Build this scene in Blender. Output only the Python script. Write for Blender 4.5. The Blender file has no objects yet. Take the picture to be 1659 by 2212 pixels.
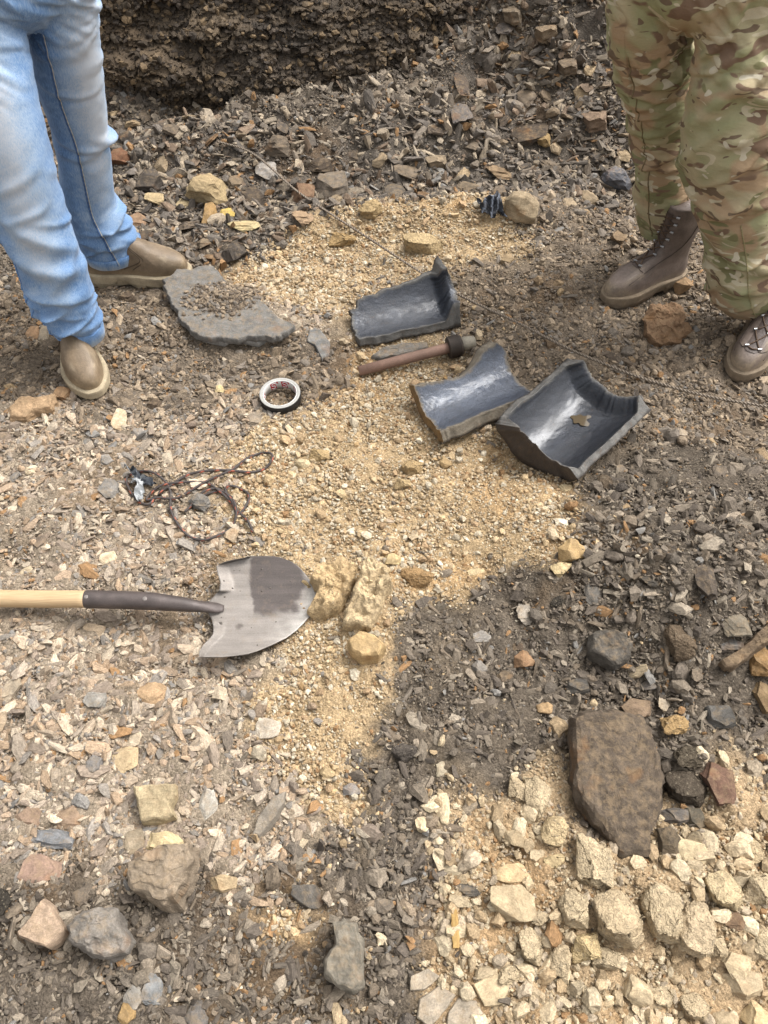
import bpy, bmesh, math, random
import numpy as np
from mathutils import Vector, Matrix, Euler

S = bpy.context.scene
COL = S.collection
random.seed(7)
RNG = np.random.default_rng(11)
R_ = math.radians

# ------------------------------------------------------------------ camera, sky, sun, exposure
CAM_Z, DEP, FPX = 1.6, R_(54), 1660.0
cam_d = bpy.data.cameras.new('camera'); cam = bpy.data.objects.new('camera', cam_d); COL.objects.link(cam)
cam.location = (0, 0, CAM_Z); cam.rotation_euler = (R_(90) - DEP, 0, 0)
cam_d.sensor_fit = 'VERTICAL'; cam_d.sensor_height = 36; cam_d.lens = 36 * FPX / 2212
cam_d.clip_start = 0.02; cam_d.clip_end = 400
S.camera = cam
SUN_EL, SUN_AZ = R_(58), R_(60)          # azimuth measured from +Y towards +X
w = bpy.data.worlds.new('World'); S.world = w; w.use_nodes = True
nt = w.node_tree; nt.nodes.clear()
sky = nt.nodes.new('ShaderNodeTexSky'); sky.sky_type = 'NISHITA'; sky.sun_disc = False
sky.sun_elevation = SUN_EL; sky.sun_rotation = SUN_AZ; sky.dust_density = 6; sky.air_density = 1.0; sky.ozone_density = 1.0
hs = nt.nodes.new('ShaderNodeHueSaturation'); hs.inputs['Saturation'].default_value = 0.13   # cloud cover greys the sky
bg = nt.nodes.new('ShaderNodeBackground'); bg.inputs['Strength'].default_value = 0.15
wo = nt.nodes.new('ShaderNodeOutputWorld')
nt.links.new(sky.outputs[0], hs.inputs['Color']); nt.links.new(hs.outputs[0], bg.inputs[0]); nt.links.new(bg.outputs[0], wo.inputs[0])
sd = bpy.data.lights.new('sun', 'SUN'); sd.energy = 1.05; sd.angle = R_(24); sd.color = (1, .985, .965)
sun = bpy.data.objects.new('sun', sd); COL.objects.link(sun)
dv = Vector((math.sin(SUN_AZ) * math.cos(SUN_EL), math.cos(SUN_AZ) * math.cos(SUN_EL), math.sin(SUN_EL)))
sun.rotation_euler = dv.to_track_quat('Z', 'Y').to_euler(); sun.location = dv * 20
S.view_settings.view_transform = 'Standard'; S.view_settings.look = 'None'
S.view_settings.exposure = 1.25; S.view_settings.gamma = 1; S.view_settings.use_curve_mapping = False
S.render.engine = 'CYCLES'

# ------------------------------------------------------------------ small helpers
def lin(c, k=1.0):
    c = np.asarray(c, float) / 255.0
    return np.where(c <= .04045, c / 12.92, ((c + .055) / 1.055) ** 2.4) * k
ALB = 0.66
def alb(c): return lin(c, ALB)
def c4(c): return tuple(float(v) for v in alb(c)) + (1.0,)

def h3(ix, iy, iz, seed=0):
    with np.errstate(over='ignore'):
        n = (ix.astype(np.int64) * 374761393 + iy.astype(np.int64) * 668265263 + iz.astype(np.int64) * 2147483647 + seed * 144665) & 0xFFFFFFFF
        n = ((n ^ (n >> 13)) * 1274126177) & 0xFFFFFFFF
        n = ((n ^ (n >> 16)) * 2246822519) & 0xFFFFFFFF
        n = n ^ (n >> 13)
    return (n & 0xFFFFFF) / float(0x1000000)
def vn(x, y, z=0.0, seed=0):
    x, y, z = np.broadcast_arrays(np.asarray(x, float), np.asarray(y, float), np.asarray(z, float))
    ix, iy, iz = np.floor(x), np.floor(y), np.floor(z)
    fx, fy, fz = x - ix, y - iy, z - iz
    fx, fy, fz = (f * f * f * (f * (f * 6 - 15) + 10) for f in (fx, fy, fz))
    r = 0
    for dx in (0, 1):
        for dy in (0, 1):
            for dz in (0, 1):
                r = r + h3(ix + dx, iy + dy, iz + dz, seed) * (fx if dx else 1 - fx) * (fy if dy else 1 - fy) * (fz if dz else 1 - fz)
    return r * 2 - 1
def fbm(x, y, z=0.0, seed=0, o=4, g=.5):
    r, a, t = 0, 1, 0
    for i in range(o):
        f = 2.03 ** i
        r = r + a * vn(np.asarray(x) * f + 17.3 * i, np.asarray(y) * f + 9.1 * i, np.asarray(z) * f, seed + i); t += a; a *= g
    return r / t
def cell(x, y, seed=0):
    """2-D cellular noise: (random value of nearest cell, F2-F1)"""
    ix, iy = np.floor(x), np.floor(y)
    d1 = np.full(x.shape, 9.); d2 = np.full(x.shape, 9.); v = np.zeros(x.shape)
    z0 = np.zeros_like(ix)
    for dx in (-1, 0, 1):
        for dy in (-1, 0, 1):
            jx, jy = ix + dx, iy + dy
            cx, cy = jx + h3(jx, jy, z0, seed), jy + h3(jx, jy, z0, seed + 1)
            d = np.hypot(cx - x, cy - y)
            near = d < d1
            d2 = np.where(near, d1, np.minimum(d2, d)); v = np.where(near, h3(jx, jy, z0, seed + 2), v); d1 = np.where(near, d, d1)
    return v, d2 - d1
def ss(a, b, x):
    t = np.clip((np.asarray(x, float) - a) / (b - a), 0, 1); return t * t * (3 - 2 * t)

FW = np.array([0, math.cos(DEP), -math.sin(DEP)]); UP = np.array([0, math.sin(DEP), math.cos(DEP)])
C0 = np.array([0, 0, CAM_Z])
def ray(px, py): return FW + np.array([(px - 829.5) / FPX, 0, 0]) + UP * ((1106 - py) / FPX)
def flat(px, py, z=0.0):
    d = ray(px, py); return C0 + d * ((z - CAM_Z) / d[2])
def aty(px, py, Y):
    d = ray(px, py); return C0 + d * (Y / d[1])
def depth(p): return float(np.dot(np.asarray(p) - C0, FW))
def proj(P):
    P = np.asarray(P, float) - C0
    dz = P @ FW
    return np.stack([829.5 + FPX * P[..., 0] / dz, 1106 - FPX * (P @ UP) / dz], -1)

def mesh_np(name, V, F, smooth=True):
    me = bpy.data.meshes.new(name)
    me.from_pydata(np.asarray(V, float).tolist(), [], [tuple(int(i) for i in f) for f in F])
    if smooth: me.polygons.foreach_set('use_smooth', np.ones(len(me.polygons), bool))
    me.update(); return me
def grid_faces(nu, nv, wrap=False, off=0):
    i, j = np.meshgrid(np.arange(nu - 1), np.arange(nv if wrap else nv - 1), indexing='ij')
    a = (i * nv + j).ravel(); b = (i * nv + (j + 1) % nv).ravel()
    return np.stack([a, b, b + nv, a + nv], 1) + off
def grid_mesh(name, V, nu, nv):
    """fast regular grid mesh"""
    F = grid_faces(nu, nv)
    me = bpy.data.meshes.new(name)
    me.vertices.add(len(V)); me.vertices.foreach_set('co', np.asarray(V, np.float32).ravel())
    me.loops.add(F.size); me.loops.foreach_set('vertex_index', F.ravel().astype(np.int32))
    me.polygons.add(len(F)); me.polygons.foreach_set('loop_start', np.arange(0, F.size, 4, dtype=np.int32))
    me.polygons.foreach_set('use_smooth', np.ones(len(F), bool))
    me.update(calc_edges=True); return me
def set_col(me, c, name='col'):
    c = np.asarray(c, np.float32)
    if c.shape[1] == 3: c = np.concatenate([c, np.ones((len(c), 1), np.float32)], 1)
    a = me.color_attributes.new(name, 'FLOAT_COLOR', 'POINT'); a.data.foreach_set('color', c.ravel())
def set_f(me, v, name):
    a = me.attributes.new(name, 'FLOAT', 'POINT'); a.data.foreach_set('value', np.asarray(v, np.float32))
def obj(name, me, mat=None, parent=None, loc=None):
    o = bpy.data.objects.new(name, me); COL.objects.link(o)
    if mat is not None and not me.materials: me.materials.append(mat)
    if parent: o.parent = parent
    if loc is not None: o.location = loc
    return o
def tag(o, label=None, cat=None, group=None, kind=None):
    if label: o['label'] = label
    if cat: o['category'] = cat
    if group: o['group'] = group
    if kind: o['kind'] = kind
    return o
def empty(name, loc, label, cat, group=None, rz=0):
    o = bpy.data.objects.new(name, None); COL.objects.link(o); o.location = loc; o.rotation_euler = (0, 0, rz); o.empty_display_size = .1
    return tag(o, label, cat, group)
def crom(P, n, closed=False):
    """resample a Catmull-Rom curve through P at n even steps"""
    P = np.asarray(P, float)
    Q = np.vstack([2 * P[0] - P[1], P, 2 * P[-1] - P[-2]])
    out = []
    for i in range(1, len(Q) - 2):
        t = np.linspace(0, 1, 12, endpoint=False)[:, None]
        p0, p1, p2, p3 = Q[i - 1], Q[i], Q[i + 1], Q[i + 2]
        out.append(.5 * (2 * p1 + (p2 - p0) * t + (2 * p0 - 5 * p1 + 4 * p2 - p3) * t ** 2 + (3 * p1 - p0 - 3 * p2 + p3) * t ** 3))
    out = np.vstack(out + [P[-1:]])
    s = np.r_[0, np.cumsum(np.linalg.norm(np.diff(out[:, :3], axis=0), axis=1))]
    u = np.linspace(0, s[-1], n)
    return np.stack([np.interp(u, s, out[:, k]) for k in range(P.shape[1])], 1)
def frames(P, ref=(0, 0, 1)):
    T = np.gradient(P, axis=0); T /= np.linalg.norm(T, axis=1)[:, None] + 1e-9
    A = np.cross(np.broadcast_to(np.asarray(ref, float), P.shape), T); A /= np.linalg.norm(A, axis=1)[:, None] + 1e-9
    B = np.cross(T, A); return T, A, B
def tube(P, r, seg=10, ref=(0, 0, 1), cap=True, off=0):
    P = np.asarray(P, float); T, A, B = frames(P, ref)
    r = np.broadcast_to(np.asarray(r, float), (len(P),))
    th = np.arange(seg) / seg * 2 * math.pi
    V = P[:, None] + r[:, None, None] * (np.cos(th)[None, :, None] * A[:, None] + np.sin(th)[None, :, None] * B[:, None])
    V = V.reshape(-1, 3); F = [tuple(f) for f in grid_faces(len(P), seg, True)]
    if cap:
        F.append(tuple(range(seg - 1, -1, -1))); F.append(tuple(range((len(P) - 1) * seg, len(P) * seg)))
    return V, [tuple(i + off for i in f) for f in F]
def merge(parts):
    V, F, n = [], [], 0
    for v, f in parts:
        V.append(np.asarray(v, float)); F += [tuple(i + n for i in q) for q in f]; n += len(v)
    return np.vstack(V), F

# ------------------------------------------------------------------ materials
class NB:
    def __init__(s, name):
        s.m = bpy.data.materials.new(name); s.m.use_nodes = True; s.t = s.m.node_tree; s.t.nodes.clear()
        s.out = s.n('ShaderNodeOutputMaterial'); s.p = s.n('ShaderNodeBsdfPrincipled'); s.l(s.p.outputs[0], s.out.inputs[0])
        s.p.inputs['Specular IOR Level'].default_value = .3
    def n(s, t, **k):
        x = s.t.nodes.new(t)
        for a, b in k.items(): setattr(x, a, b)
        return x
    def l(s, a, b): s.t.links.new(a, b)
    def attr(s, name, inst=False):
        x = s.n('ShaderNodeAttribute'); x.attribute_name = name; x.attribute_type = 'INSTANCER' if inst else 'GEOMETRY'; return x
    def coord(s, k='Object', scale=None):
        c = s.n('ShaderNodeTexCoord').outputs[k]
        if scale is None: return c
        m = s.n('ShaderNodeMapping'); m.inputs['Scale'].default_value = scale; s.l(c, m.inputs[0]); return m.outputs[0]
    def noise(s, co, scale, detail=4, rough=.6, dist=0):
        x = s.n('ShaderNodeTexNoise'); x.inputs['Scale'].default_value = scale; x.inputs['Detail'].default_value = detail
        x.inputs['Roughness'].default_value = rough; x.inputs['Distortion'].default_value = dist; s.l(co, x.inputs['Vector']); return x
    def ramp(s, f, a, b, ca=(0, 0, 0, 1), cb=(1, 1, 1, 1), mode='LINEAR'):
        r = s.n('ShaderNodeValToRGB'); e = r.color_ramp.elements; e[0].position = a; e[1].position = b; e[0].color = ca; e[1].color = cb
        r.color_ramp.interpolation = mode; s.l(f, r.inputs[0]); return r.outputs[0]
    def mix(s, f, a, b, mode='MIX'):
        x = s.n('ShaderNodeMix', data_type='RGBA', blend_type=mode)
        for sock, v in ((x.inputs[0], f), (x.inputs[6], a), (x.inputs[7], b)):
            if hasattr(v, 'links'): s.l(v, sock)
            elif isinstance(v, (int, float)): sock.default_value = v
            else: sock.default_value = tuple(v) if len(v) == 4 else tuple(v) + (1,)
        return x.outputs[2]
    def math(s, op, a, b=0.0):
        x = s.n('ShaderNodeMath', operation=op)
        for sock, v in ((x.inputs[0], a), (x.inputs[1], b)):
            if hasattr(v, 'links'): s.l(v, sock)
            else: sock.default_value = v
        return x.outputs[0]
    def bump(s, h, strength=.5, dist=.003, normal=None):
        b = s.n('ShaderNodeBump'); b.inputs['Strength'].default_value = strength; b.inputs['Distance'].default_value = dist
        s.l(h, b.inputs['Height'])
        if normal: s.l(normal, b.inputs['Normal'])
        return b.outputs[0]
    def set(s, **k):
        for a, b in k.items():
            sock = s.p.inputs[a.replace('_', ' ')]
            if hasattr(b, 'links'): s.l(b, sock)
            else: sock.default_value = b
        return s
def g3(lo, hi): return (lo, lo, lo, 1), (hi, hi, hi, 1)

def mat_stone(name, source, grain=1.0):
    b = NB(name)
    if source == 'inst': c = b.attr('col', True).outputs['Color']
    elif source == 'obj': c = b.n('ShaderNodeObjectInfo').outputs['Color']
    else: c = b.attr('col').outputs['Color']
    co = b.coord('Object') if source == 'inst' else b.n('ShaderNodeNewGeometry').outputs['Position']
    if source == 'inst':
        v = b.noise(co, 2.2, 5, .7); fine = b.noise(co, 9, 3, .7)
    else:
        v = b.noise(co, 38, 6, .7); fine = b.noise(co, 300, 5, .8)
    x = b.mix(.75, c, b.ramp(v.outputs['Fac'], .3, .72, *g3(.58, 1.45)), 'MULTIPLY')
    x = b.mix(.7 * grain, x, b.ramp(fine.outputs['Fac'], .3, .7, *g3(.55, 1.45)), 'MULTIPLY')
    if source == 'obj':
        mp = b.n('ShaderNodeMapping'); mp.inputs['Scale'].default_value = (25, 40, 330); mp.inputs['Rotation'].default_value = (.25, .2, 0); b.l(b.n('ShaderNodeNewGeometry').outputs['Position'], mp.inputs[0]); st = b.noise(mp.outputs[0], 1, 4, .6)
        x = b.mix(.45, x, b.ramp(st.outputs['Fac'], .35, .65, *g3(.6, 1.3)), 'MULTIPLY')
        ru = b.noise(co, 14, 3, .6)
        x = b.mix(b.math('MULTIPLY', b.ramp(ru.outputs['Fac'], .6, .75), .35), x, c4((168, 118, 66)))
        # loose dust lying on the upward faces
        g = b.n('ShaderNodeNewGeometry'); sx = b.n('ShaderNodeSeparateXYZ'); b.l(g.outputs['Normal'], sx.inputs[0])
        du = b.noise(co, 60, 5, .7)
        f = b.math('MULTIPLY', b.ramp(sx.outputs['Z'], .55, .95), b.ramp(du.outputs['Fac'], .46, .62))
        x = b.mix(b.math('MULTIPLY', f, .38), x, c4((166, 142, 110)))
    b.set(Base_Color=x, Roughness=.88)
    b.p.inputs['Specular IOR Level'].default_value = .22
    if source == 'inst': n = b.bump(fine.outputs['Fac'], .6, .002)
    else: n = b.bump(fine.outputs['Fac'], .55, .004, b.bump(v.outputs['Fac'], .4, .008))
    b.l(n, b.p.inputs['Normal']); return b.m

def mat_clod(name):
    b = NB(name); c = b.n('ShaderNodeObjectInfo').outputs['Color']; co = b.n('ShaderNodeNewGeometry').outputs['Position']
    wv = b.noise(co, 90, 3, .6); ad = b.n('ShaderNodeVectorMath', operation='MULTIPLY_ADD'); b.l(wv.outputs['Color'], ad.inputs[0]); ad.inputs[1].default_value = (.012, .012, .012); b.l(co, ad.inputs[2])
    v1 = b.n('ShaderNodeTexVoronoi'); v1.inputs['Scale'].default_value = 110; b.l(ad.outputs[0], v1.inputs['Vector']); v2 = b.n('ShaderNodeTexVoronoi'); v2.inputs['Scale'].default_value = 290; b.l(ad.outputs[0], v2.inputs['Vector'])
    n1 = b.noise(co, 34, 5, .7); n2 = b.noise(co, 420, 3, .8)
    s1 = b.n('ShaderNodeSeparateColor'); b.l(v1.outputs['Color'], s1.inputs[0]); s2 = b.n('ShaderNodeSeparateColor'); b.l(v2.outputs['Color'], s2.inputs[0])
    x = b.mix(.6, c, b.ramp(n1.outputs['Fac'], .3, .7, *g3(.68, 1.3)), 'MULTIPLY'); x = b.mix(.5, x, b.ramp(s1.outputs[0], 0, 1, *g3(.75, 1.25)), 'MULTIPLY'); x = b.mix(.5, x, b.ramp(s2.outputs[0], 0, 1, *g3(.7, 1.3)), 'MULTIPLY')
    x = b.mix(b.math('MULTIPLY', b.ramp(s2.outputs[1], .95, .97), .5), x, c4((150, 138, 118)))
    b.set(Base_Color=x, Roughness=.95); b.p.inputs['Specular IOR Level'].default_value = .1
    n = b.bump(n1.outputs['Fac'], .5, .006); n = b.bump(b.math('SUBTRACT', 1, v1.outputs['Distance']), .7, .004, n); n = b.bump(b.math('SUBTRACT', 1, v2.outputs['Distance']), .8, .003, n); n = b.bump(n2.outputs['Fac'], .4, .0015, n)
    b.l(n, b.p.inputs['Normal']); return b.m

def mat_ground(name):
    b = NB(name); c = b.attr('col').outputs['Color']; co = b.coord('Object')
    a1 = b.noise(co, 40, 6, .7); a2 = b.noise(co, 240, 5, .8); a3 = b.noise(co, 9, 4, .6)
    vo = b.n('ShaderNodeTexVoronoi'); vo.inputs['Scale'].default_value = 150; b.l(co, vo.inputs['Vector'])
    vo2 = b.n('ShaderNodeTexVoronoi'); vo2.inputs['Scale'].default_value = 360; b.l(co, vo2.inputs['Vector'])
    x = b.mix(.8, c, b.ramp(a1.outputs['Fac'], .3, .7, *g3(.68, 1.32)), 'MULTIPLY')
    x = b.mix(.7, x, b.ramp(a2.outputs['Fac'], .3, .7, *g3(.6, 1.4)), 'MULTIPLY')
    x = b.mix(.4, x, b.ramp(a3.outputs['Fac'], .35, .65, *g3(.8, 1.2)), 'MULTIPLY')
    sv = b.n('ShaderNodeSeparateColor'); b.l(vo.outputs['Color'], sv.inputs[0]); x = b.mix(.55, x, b.ramp(sv.outputs[0], 0, 1, *g3(.62, 1.38)), 'MULTIPLY')
    sv2 = b.n('ShaderNodeSeparateColor'); b.l(vo2.outputs['Color'], sv2.inputs[0]); x = b.mix(.6, x, b.ramp(sv2.outputs[0], 0, 1, *g3(.6, 1.4)), 'MULTIPLY')
    b.set(Base_Color=x, Roughness=.95); b.p.inputs['Specular IOR Level'].default_value = .12
    n = b.bump(b.math('SUBTRACT', 1.0, vo.outputs['Distance']), .7, .004, b.bump(a1.outputs['Fac'], .6, .012))
    n = b.bump(b.math('SUBTRACT', 1.0, vo2.outputs['Distance']), .6, .002, n)
    b.l(n, b.p.inputs['Normal']); return b.m
M_STONE = mat_stone('stone', 'obj'); M_GRAV = mat_stone('gravel', 'inst'); M_FACE = mat_stone('rock_face', 'mesh'); M_SOIL = mat_ground('soil'); M_CLOD = mat_clod('crumbly_clay')

# ------------------------------------------------------------------ the lie of the land
def bumpg(x, y, px, py, rx, ry, h, rot=0.0):
    c = flat(px, py); dx, dy = x - c[0], y - c[1]
    ca, sa = math.cos(rot), math.sin(rot)
    u, v = (dx * ca + dy * sa) / rx, (-dx * sa + dy * ca) / ry
    return h * np.exp(-(u * u + v * v))
def H(x, y):
    x = np.asarray(x, float); y = np.asarray(y, float)
    z = .022 * fbm(x * 1.7, y * 1.7, 0, 3, 3) + .020 * fbm(x * 6, y * 6, 0, 5, 3) + .009 * fbm(x * 19, y * 19, 0, 9, 3)
    k = ss(.2, .5, np.abs(x))                         # smaller relief where the sand was trodden flat
    z = z * (.75 + .5 * k)
    z = z + bumpg(x, y, 1530, 1230, .36, .20, .125) + bumpg(x, y, 1380, 1330, .22, .14, .075) + bumpg(x, y, 1560, 1080, .30, .16, .08)
    z = z + bumpg(x, y, 500, 690, .22, .13, .06) + bumpg(x, y, 820, 1290, .10, .12, .035) + bumpg(x, y, 1400, 1960, .22, .13, .04)
    z = z + bumpg(x, y, 750, 480, .45, .10, .055) + bumpg(x, y, 1050, 470, .25, .10, .05)
    # ridge of spoil in front of the face, hollow behind it
    ry = 2.86 + .10 * np.sin(x * 1.7 + 1)
    z = z + .12 * np.exp(-((y - ry) / .20) ** 2) * ss(-1.25, -.7, x) * (1 - .5 * ss(.3, .8, x))
    z = z - .012 * np.exp(-((y - 3.14) / .16) ** 2) * (1 - ss(.05, .45, x))
    # loose slope on the far side to the right, and the smaller one at the left
    z = z + ss(0, 1, (y - 2.72 - .38 * (1 - ss(.15, .75, x))) / 1.15) * .95 * ss(.02, .62, x + .20 * (y - 3.0))
    z = z + ss(2.95, 3.6, y) * .30 * (1 - ss(-1.5, -.75, x))
    z = z + ss(3.6, 4.8, y) * .75
    z = z + .20 * ss(2.94, 3.26, y + .06 * vn(x * 4, 3, 0, 55)) * (1 - ss(.25, .6, x)) * (.72 + .28 * vn(x * 2.6, 1, 0, 57))
    z = z + .045 * fbm(x * 7, y * 7, 0, 21, 4) * ss(2.45, 2.9, y)
    return z
def at(px, py):
    """point of the land that this view direction meets"""
    d = ray(px, py)
    t = np.linspace(.8, 6, 2000); P = C0 + d * t[:, None]
    below = np.nonzero(P[:, 2] < H(P[:, 0], P[:, 1]))[0]
    i = below[0] if len(below) else len(t) - 1
    lo, hi = t[max(i - 1, 0)], t[i]
    for _ in range(14):
        m = (lo + hi) / 2; p = C0 + d * m
        if p[2] < H(p[0], p[1]): hi = m
        else: lo = m
    return C0 + d * hi
def hz(x, y): return float(H(np.array([x]), np.array([y]))[0])

# what the soil is made of, from place to place (S sand, T tan shale, D dark shale, P pale clay, B brown soil, R spoil)
ZC = {
 'S': [(640,570),(560,590),(700,530),(780,520),(850,510),(950,520),(1000,490),(1060,510),(1000,545),(700,620),(640,600),(800,800),(730,880),(800,930),(700,950),(600,960),(850,1000),(950,1000),(1050,1040),(1150,1100),(1200,1140),(1230,1190),(750,1050),(650,1080),(900,1100),(1000,1150),(1100,1200),(1000,1250),(950,1300),(850,1250),(750,1230),(720,1320),(800,1380),(840,1430),(800,1500),(780,1560),(720,1620),(680,1690),(730,1690),(1020,1310),(1180,1080),(560,1080),(640,1560),(620,2060),(700,1420),(860,900),(560,950),(1210,1230),(760,1740),(700,1780)],
 'T': [(30,900),(100,900),(200,950),(300,950),(400,930),(60,1000),(60,1100),(150,1050),(250,1000),(200,1150),(300,1130),(350,1200),(100,1200),(50,1250),(250,1220),(420,1170),(50,1380),(150,1400),(300,1380),(380,1400),(250,1480),(100,1500),(50,1600),(350,1500),(450,1480),(550,1460),(200,1600),(300,1620),(400,1600),(520,1600),(100,1700),(400,1720),(500,1700),(600,1760),(200,1800),(60,1800),(350,1800),(500,1850),(100,1900),(250,1930),(550,1900),(480,900),(640,1860),(560,620),(620,700)],
 'D': [(1350,1100),(1450,1050),(1550,1050),(1630,1100),(1350,1200),(1500,1200),(1600,1200),(1250,1290),(1150,1300),(1090,1330),(1000,1360),(940,1380),(900,1430),(900,1500),(950,1550),(1000,1600),(880,1650),(900,1720),(850,1720),(1100,1400),(1200,1400),(1300,1400),(1450,1350),(1550,1350),(1100,1500),(1200,1500),(1350,1500),(1500,1500),(1600,1500),(1050,1650),(1130,1600),(1500,1600),(1600,1560),(880,1850),(800,1950),(850,1900),(750,2000),(820,2050),(700,2100),(600,2150),(500,2100),(400,2100),(300,2150),(200,2100),(900,1930),(870,2060),(150,2040),(50,2000),(100,2150),(450,2010),(30,2200),(350,2050),(830,2150),(650,1950),(40,500),(20,560),(60,420),(600,295),(700,305),(500,290),(400,290),(800,300),(900,290),(1320,1300),(1300,1180),(1310,1060),(1300,1700),(900,1780)],
 'P': [(1150,1690),(1120,1750),(1010,1820),(1080,1870),(1200,1830),(1250,1900),(1100,1950),(1300,1950),(1450,1950),(1550,1950),(1630,1950),(1560,1880),(1500,1850),(1620,1780),(1620,1700),(1600,1650),(1150,2050),(1300,2100),(1450,2100),(1600,2100),(1000,2050),(950,2130),(1100,2150),(1250,2200),(1500,2200),(960,2200),(1650,2200),(1400,1830),(1020,1970)],
 'B': [(450,800),(550,800),(600,760),(350,750),(300,700),(280,650),(400,850),(650,800),(250,870),(60,850),(60,760),(40,650),(1100,620),(1050,590),(1150,700),(1250,750),(1200,600),(1200,680),(1350,700),(1400,750),(1500,850),(1450,900),(1420,960),(1500,950),(1600,900),(1620,980),(1550,650),(1500,600),(1250,560),(1250,480),(1330,500),(1100,800),(1200,460),(945,1990),(930,1850),(910,2030),(200,700),(1620,560)],
 'R': [(300,330),(300,400),(400,380),(350,450),(420,450),(500,400),(600,400),(700,400),(800,380),(900,400),(1000,400),(1100,390),(850,340),(950,330),(1100,330),(1000,250),(1100,200),(1200,200),(1250,100),(1100,100),(1200,30),(1270,250),(1200,420),(1300,400),(1300,320),(1130,385),(400,500),(320,510),(480,480),(560,490),(600,450),(450,550),(300,270),(400,330),(500,340),(600,345),(1500,300),(1600,300),(100,300),(0,300),(0,200)],
}
ZN = 'STDPBR'
_zp = np.array([flat(*p)[:2] for k in ZN for p in ZC[k]]); _zi = np.array([ZN.index(k) for k in ZN for p in ZC[k]])
def zones(x, y, jit=1.0):
    x = np.asarray(x, float).ravel(); y = np.asarray(y, float).ravel()
    qx = x + jit * (.07 * fbm(x * 8, y * 8, 0, 31, 5, .65) + .05 * vn(x * 2.3, y * 2.3, 0, 37)); qy = y + jit * (.07 * fbm(x * 8, y * 8, 0, 41, 5, .65) + .05 * vn(x * 2.3, y * 2.3, 0, 47))
    W = np.zeros((len(x), 6))
    for a in range(0, len(x), 40000):
        d2 = (qx[a:a+40000, None] - _zp[None, :, 0]) ** 2 + (qy[a:a+40000, None] - _zp[None, :, 1]) ** 2
        wt = 1 / (d2 + 6e-4) ** 2.1
        for k in range(6): W[a:a+40000, k] = wt[:, _zi == k].sum(1)
    return W / W.sum(1, keepdims=True)
BASE = np.array([alb(c) for c in [(184,156,114),(144,128,107),(97,87,75),(178,151,114),(119,104,86),(98,88,76)]])  # shale, brown and spoil soils: damp, darkened further to imitate shadow between stones
PAL = [np.array([alb(c) for c in p]) for p in [
 [(198,171,130),(207,183,146),(186,156,114),(217,201,172),(178,147,108),(196,179,150),(202,173,128)],
 [(166,150,130),(184,162,134),(146,128,110),(196,178,152),(126,110,96),(174,144,110),(210,190,160),(136,130,122),(158,132,104)],
 [(120,108,94),(106,95,83),(134,121,104),(96,86,76),(150,135,116),(124,109,91),(164,150,130),(110,100,88)],
 [(198,176,140),(188,164,127),(208,188,153),(176,150,113),(180,161,134)],
 [(142,122,97),(124,106,85),(160,138,110),(110,95,79),(176,153,122),(134,122,108)],
 [(128,115,99),(146,129,108),(108,97,85),(166,148,122),(98,90,81),(186,164,132),(134,108,82),(118,108,98)]]]

# dusty grey: shale and soil are less coloured than the sand
for _q, _f in ((0, .12), (1, .14), (2, .06), (3, .10), (4, .18), (5, .22)):
    PAL[_q] = PAL[_q] * (1 - _f) + PAL[_q].mean(1, keepdims=True) * _f; BASE[_q] = BASE[_q] * (1 - _f) + BASE[_q].mean() * _f
PAL[1] = PAL[1] * 1.08; BASE[1] = BASE[1] * 1.08

# ------------------------------------------------------------------ ground sheet
def axis_lines(a, b, step, far):
    core = np.arange(a, b + 1e-6, step); g = step * 1.28 ** np.arange(1, 40); g = np.cumsum(g); g = g[g < far]
    return np.r_[a - g[::-1], core, b + g]
gx = axis_lines(-2.25, 2.25, .009, 45); gy = axis_lines(-.55, 4.1, .009, 45)
X, Y = [a.ravel() for a in np.meshgrid(gx, gy, indexing='ij')]
Z = H(np.clip(X, -6, 6), np.clip(Y, -4, 8))
cv, cf = cell(X * 42, Y * 42, 5); cv2, cf2 = cell(X * 17, Y * 17, 8)
zw = zones(np.clip(X, -3, 3), np.clip(Y, -1.5, 5))
Z = Z + (.004 * fbm(X * 45, Y * 45, 0, 61, 3) + .007 * (cv - .5) * ss(0, .2, cf) + .010 * (cv2 - .5) * ss(0, .15, cf2)) * (1 - .45 * zw[:, 0])
me = grid_mesh('ground', np.stack([X, Y, Z], 1), len(gx), len(gy))
gc = zw @ BASE * (1 + .16 * fbm(X * 11, Y * 11, 0, 71, 4)[:, None] + .18 * (cv - .5)[:, None])
st = ss(.15, .5, fbm(X * 4, Y * 4, 0, 77, 4))[:, None] * .35
gc = gc * (1 - st) + st * alb((150, 112, 68)) * (.5 + zw[:, [0]] * .8 + zw[:, [3]] * .6)
set_col(me, gc); tag(obj('ground', me, M_SOIL), kind='structure')
del X, Y, Z, cv, cf, cv2, cf2, zw, gc, st

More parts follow.
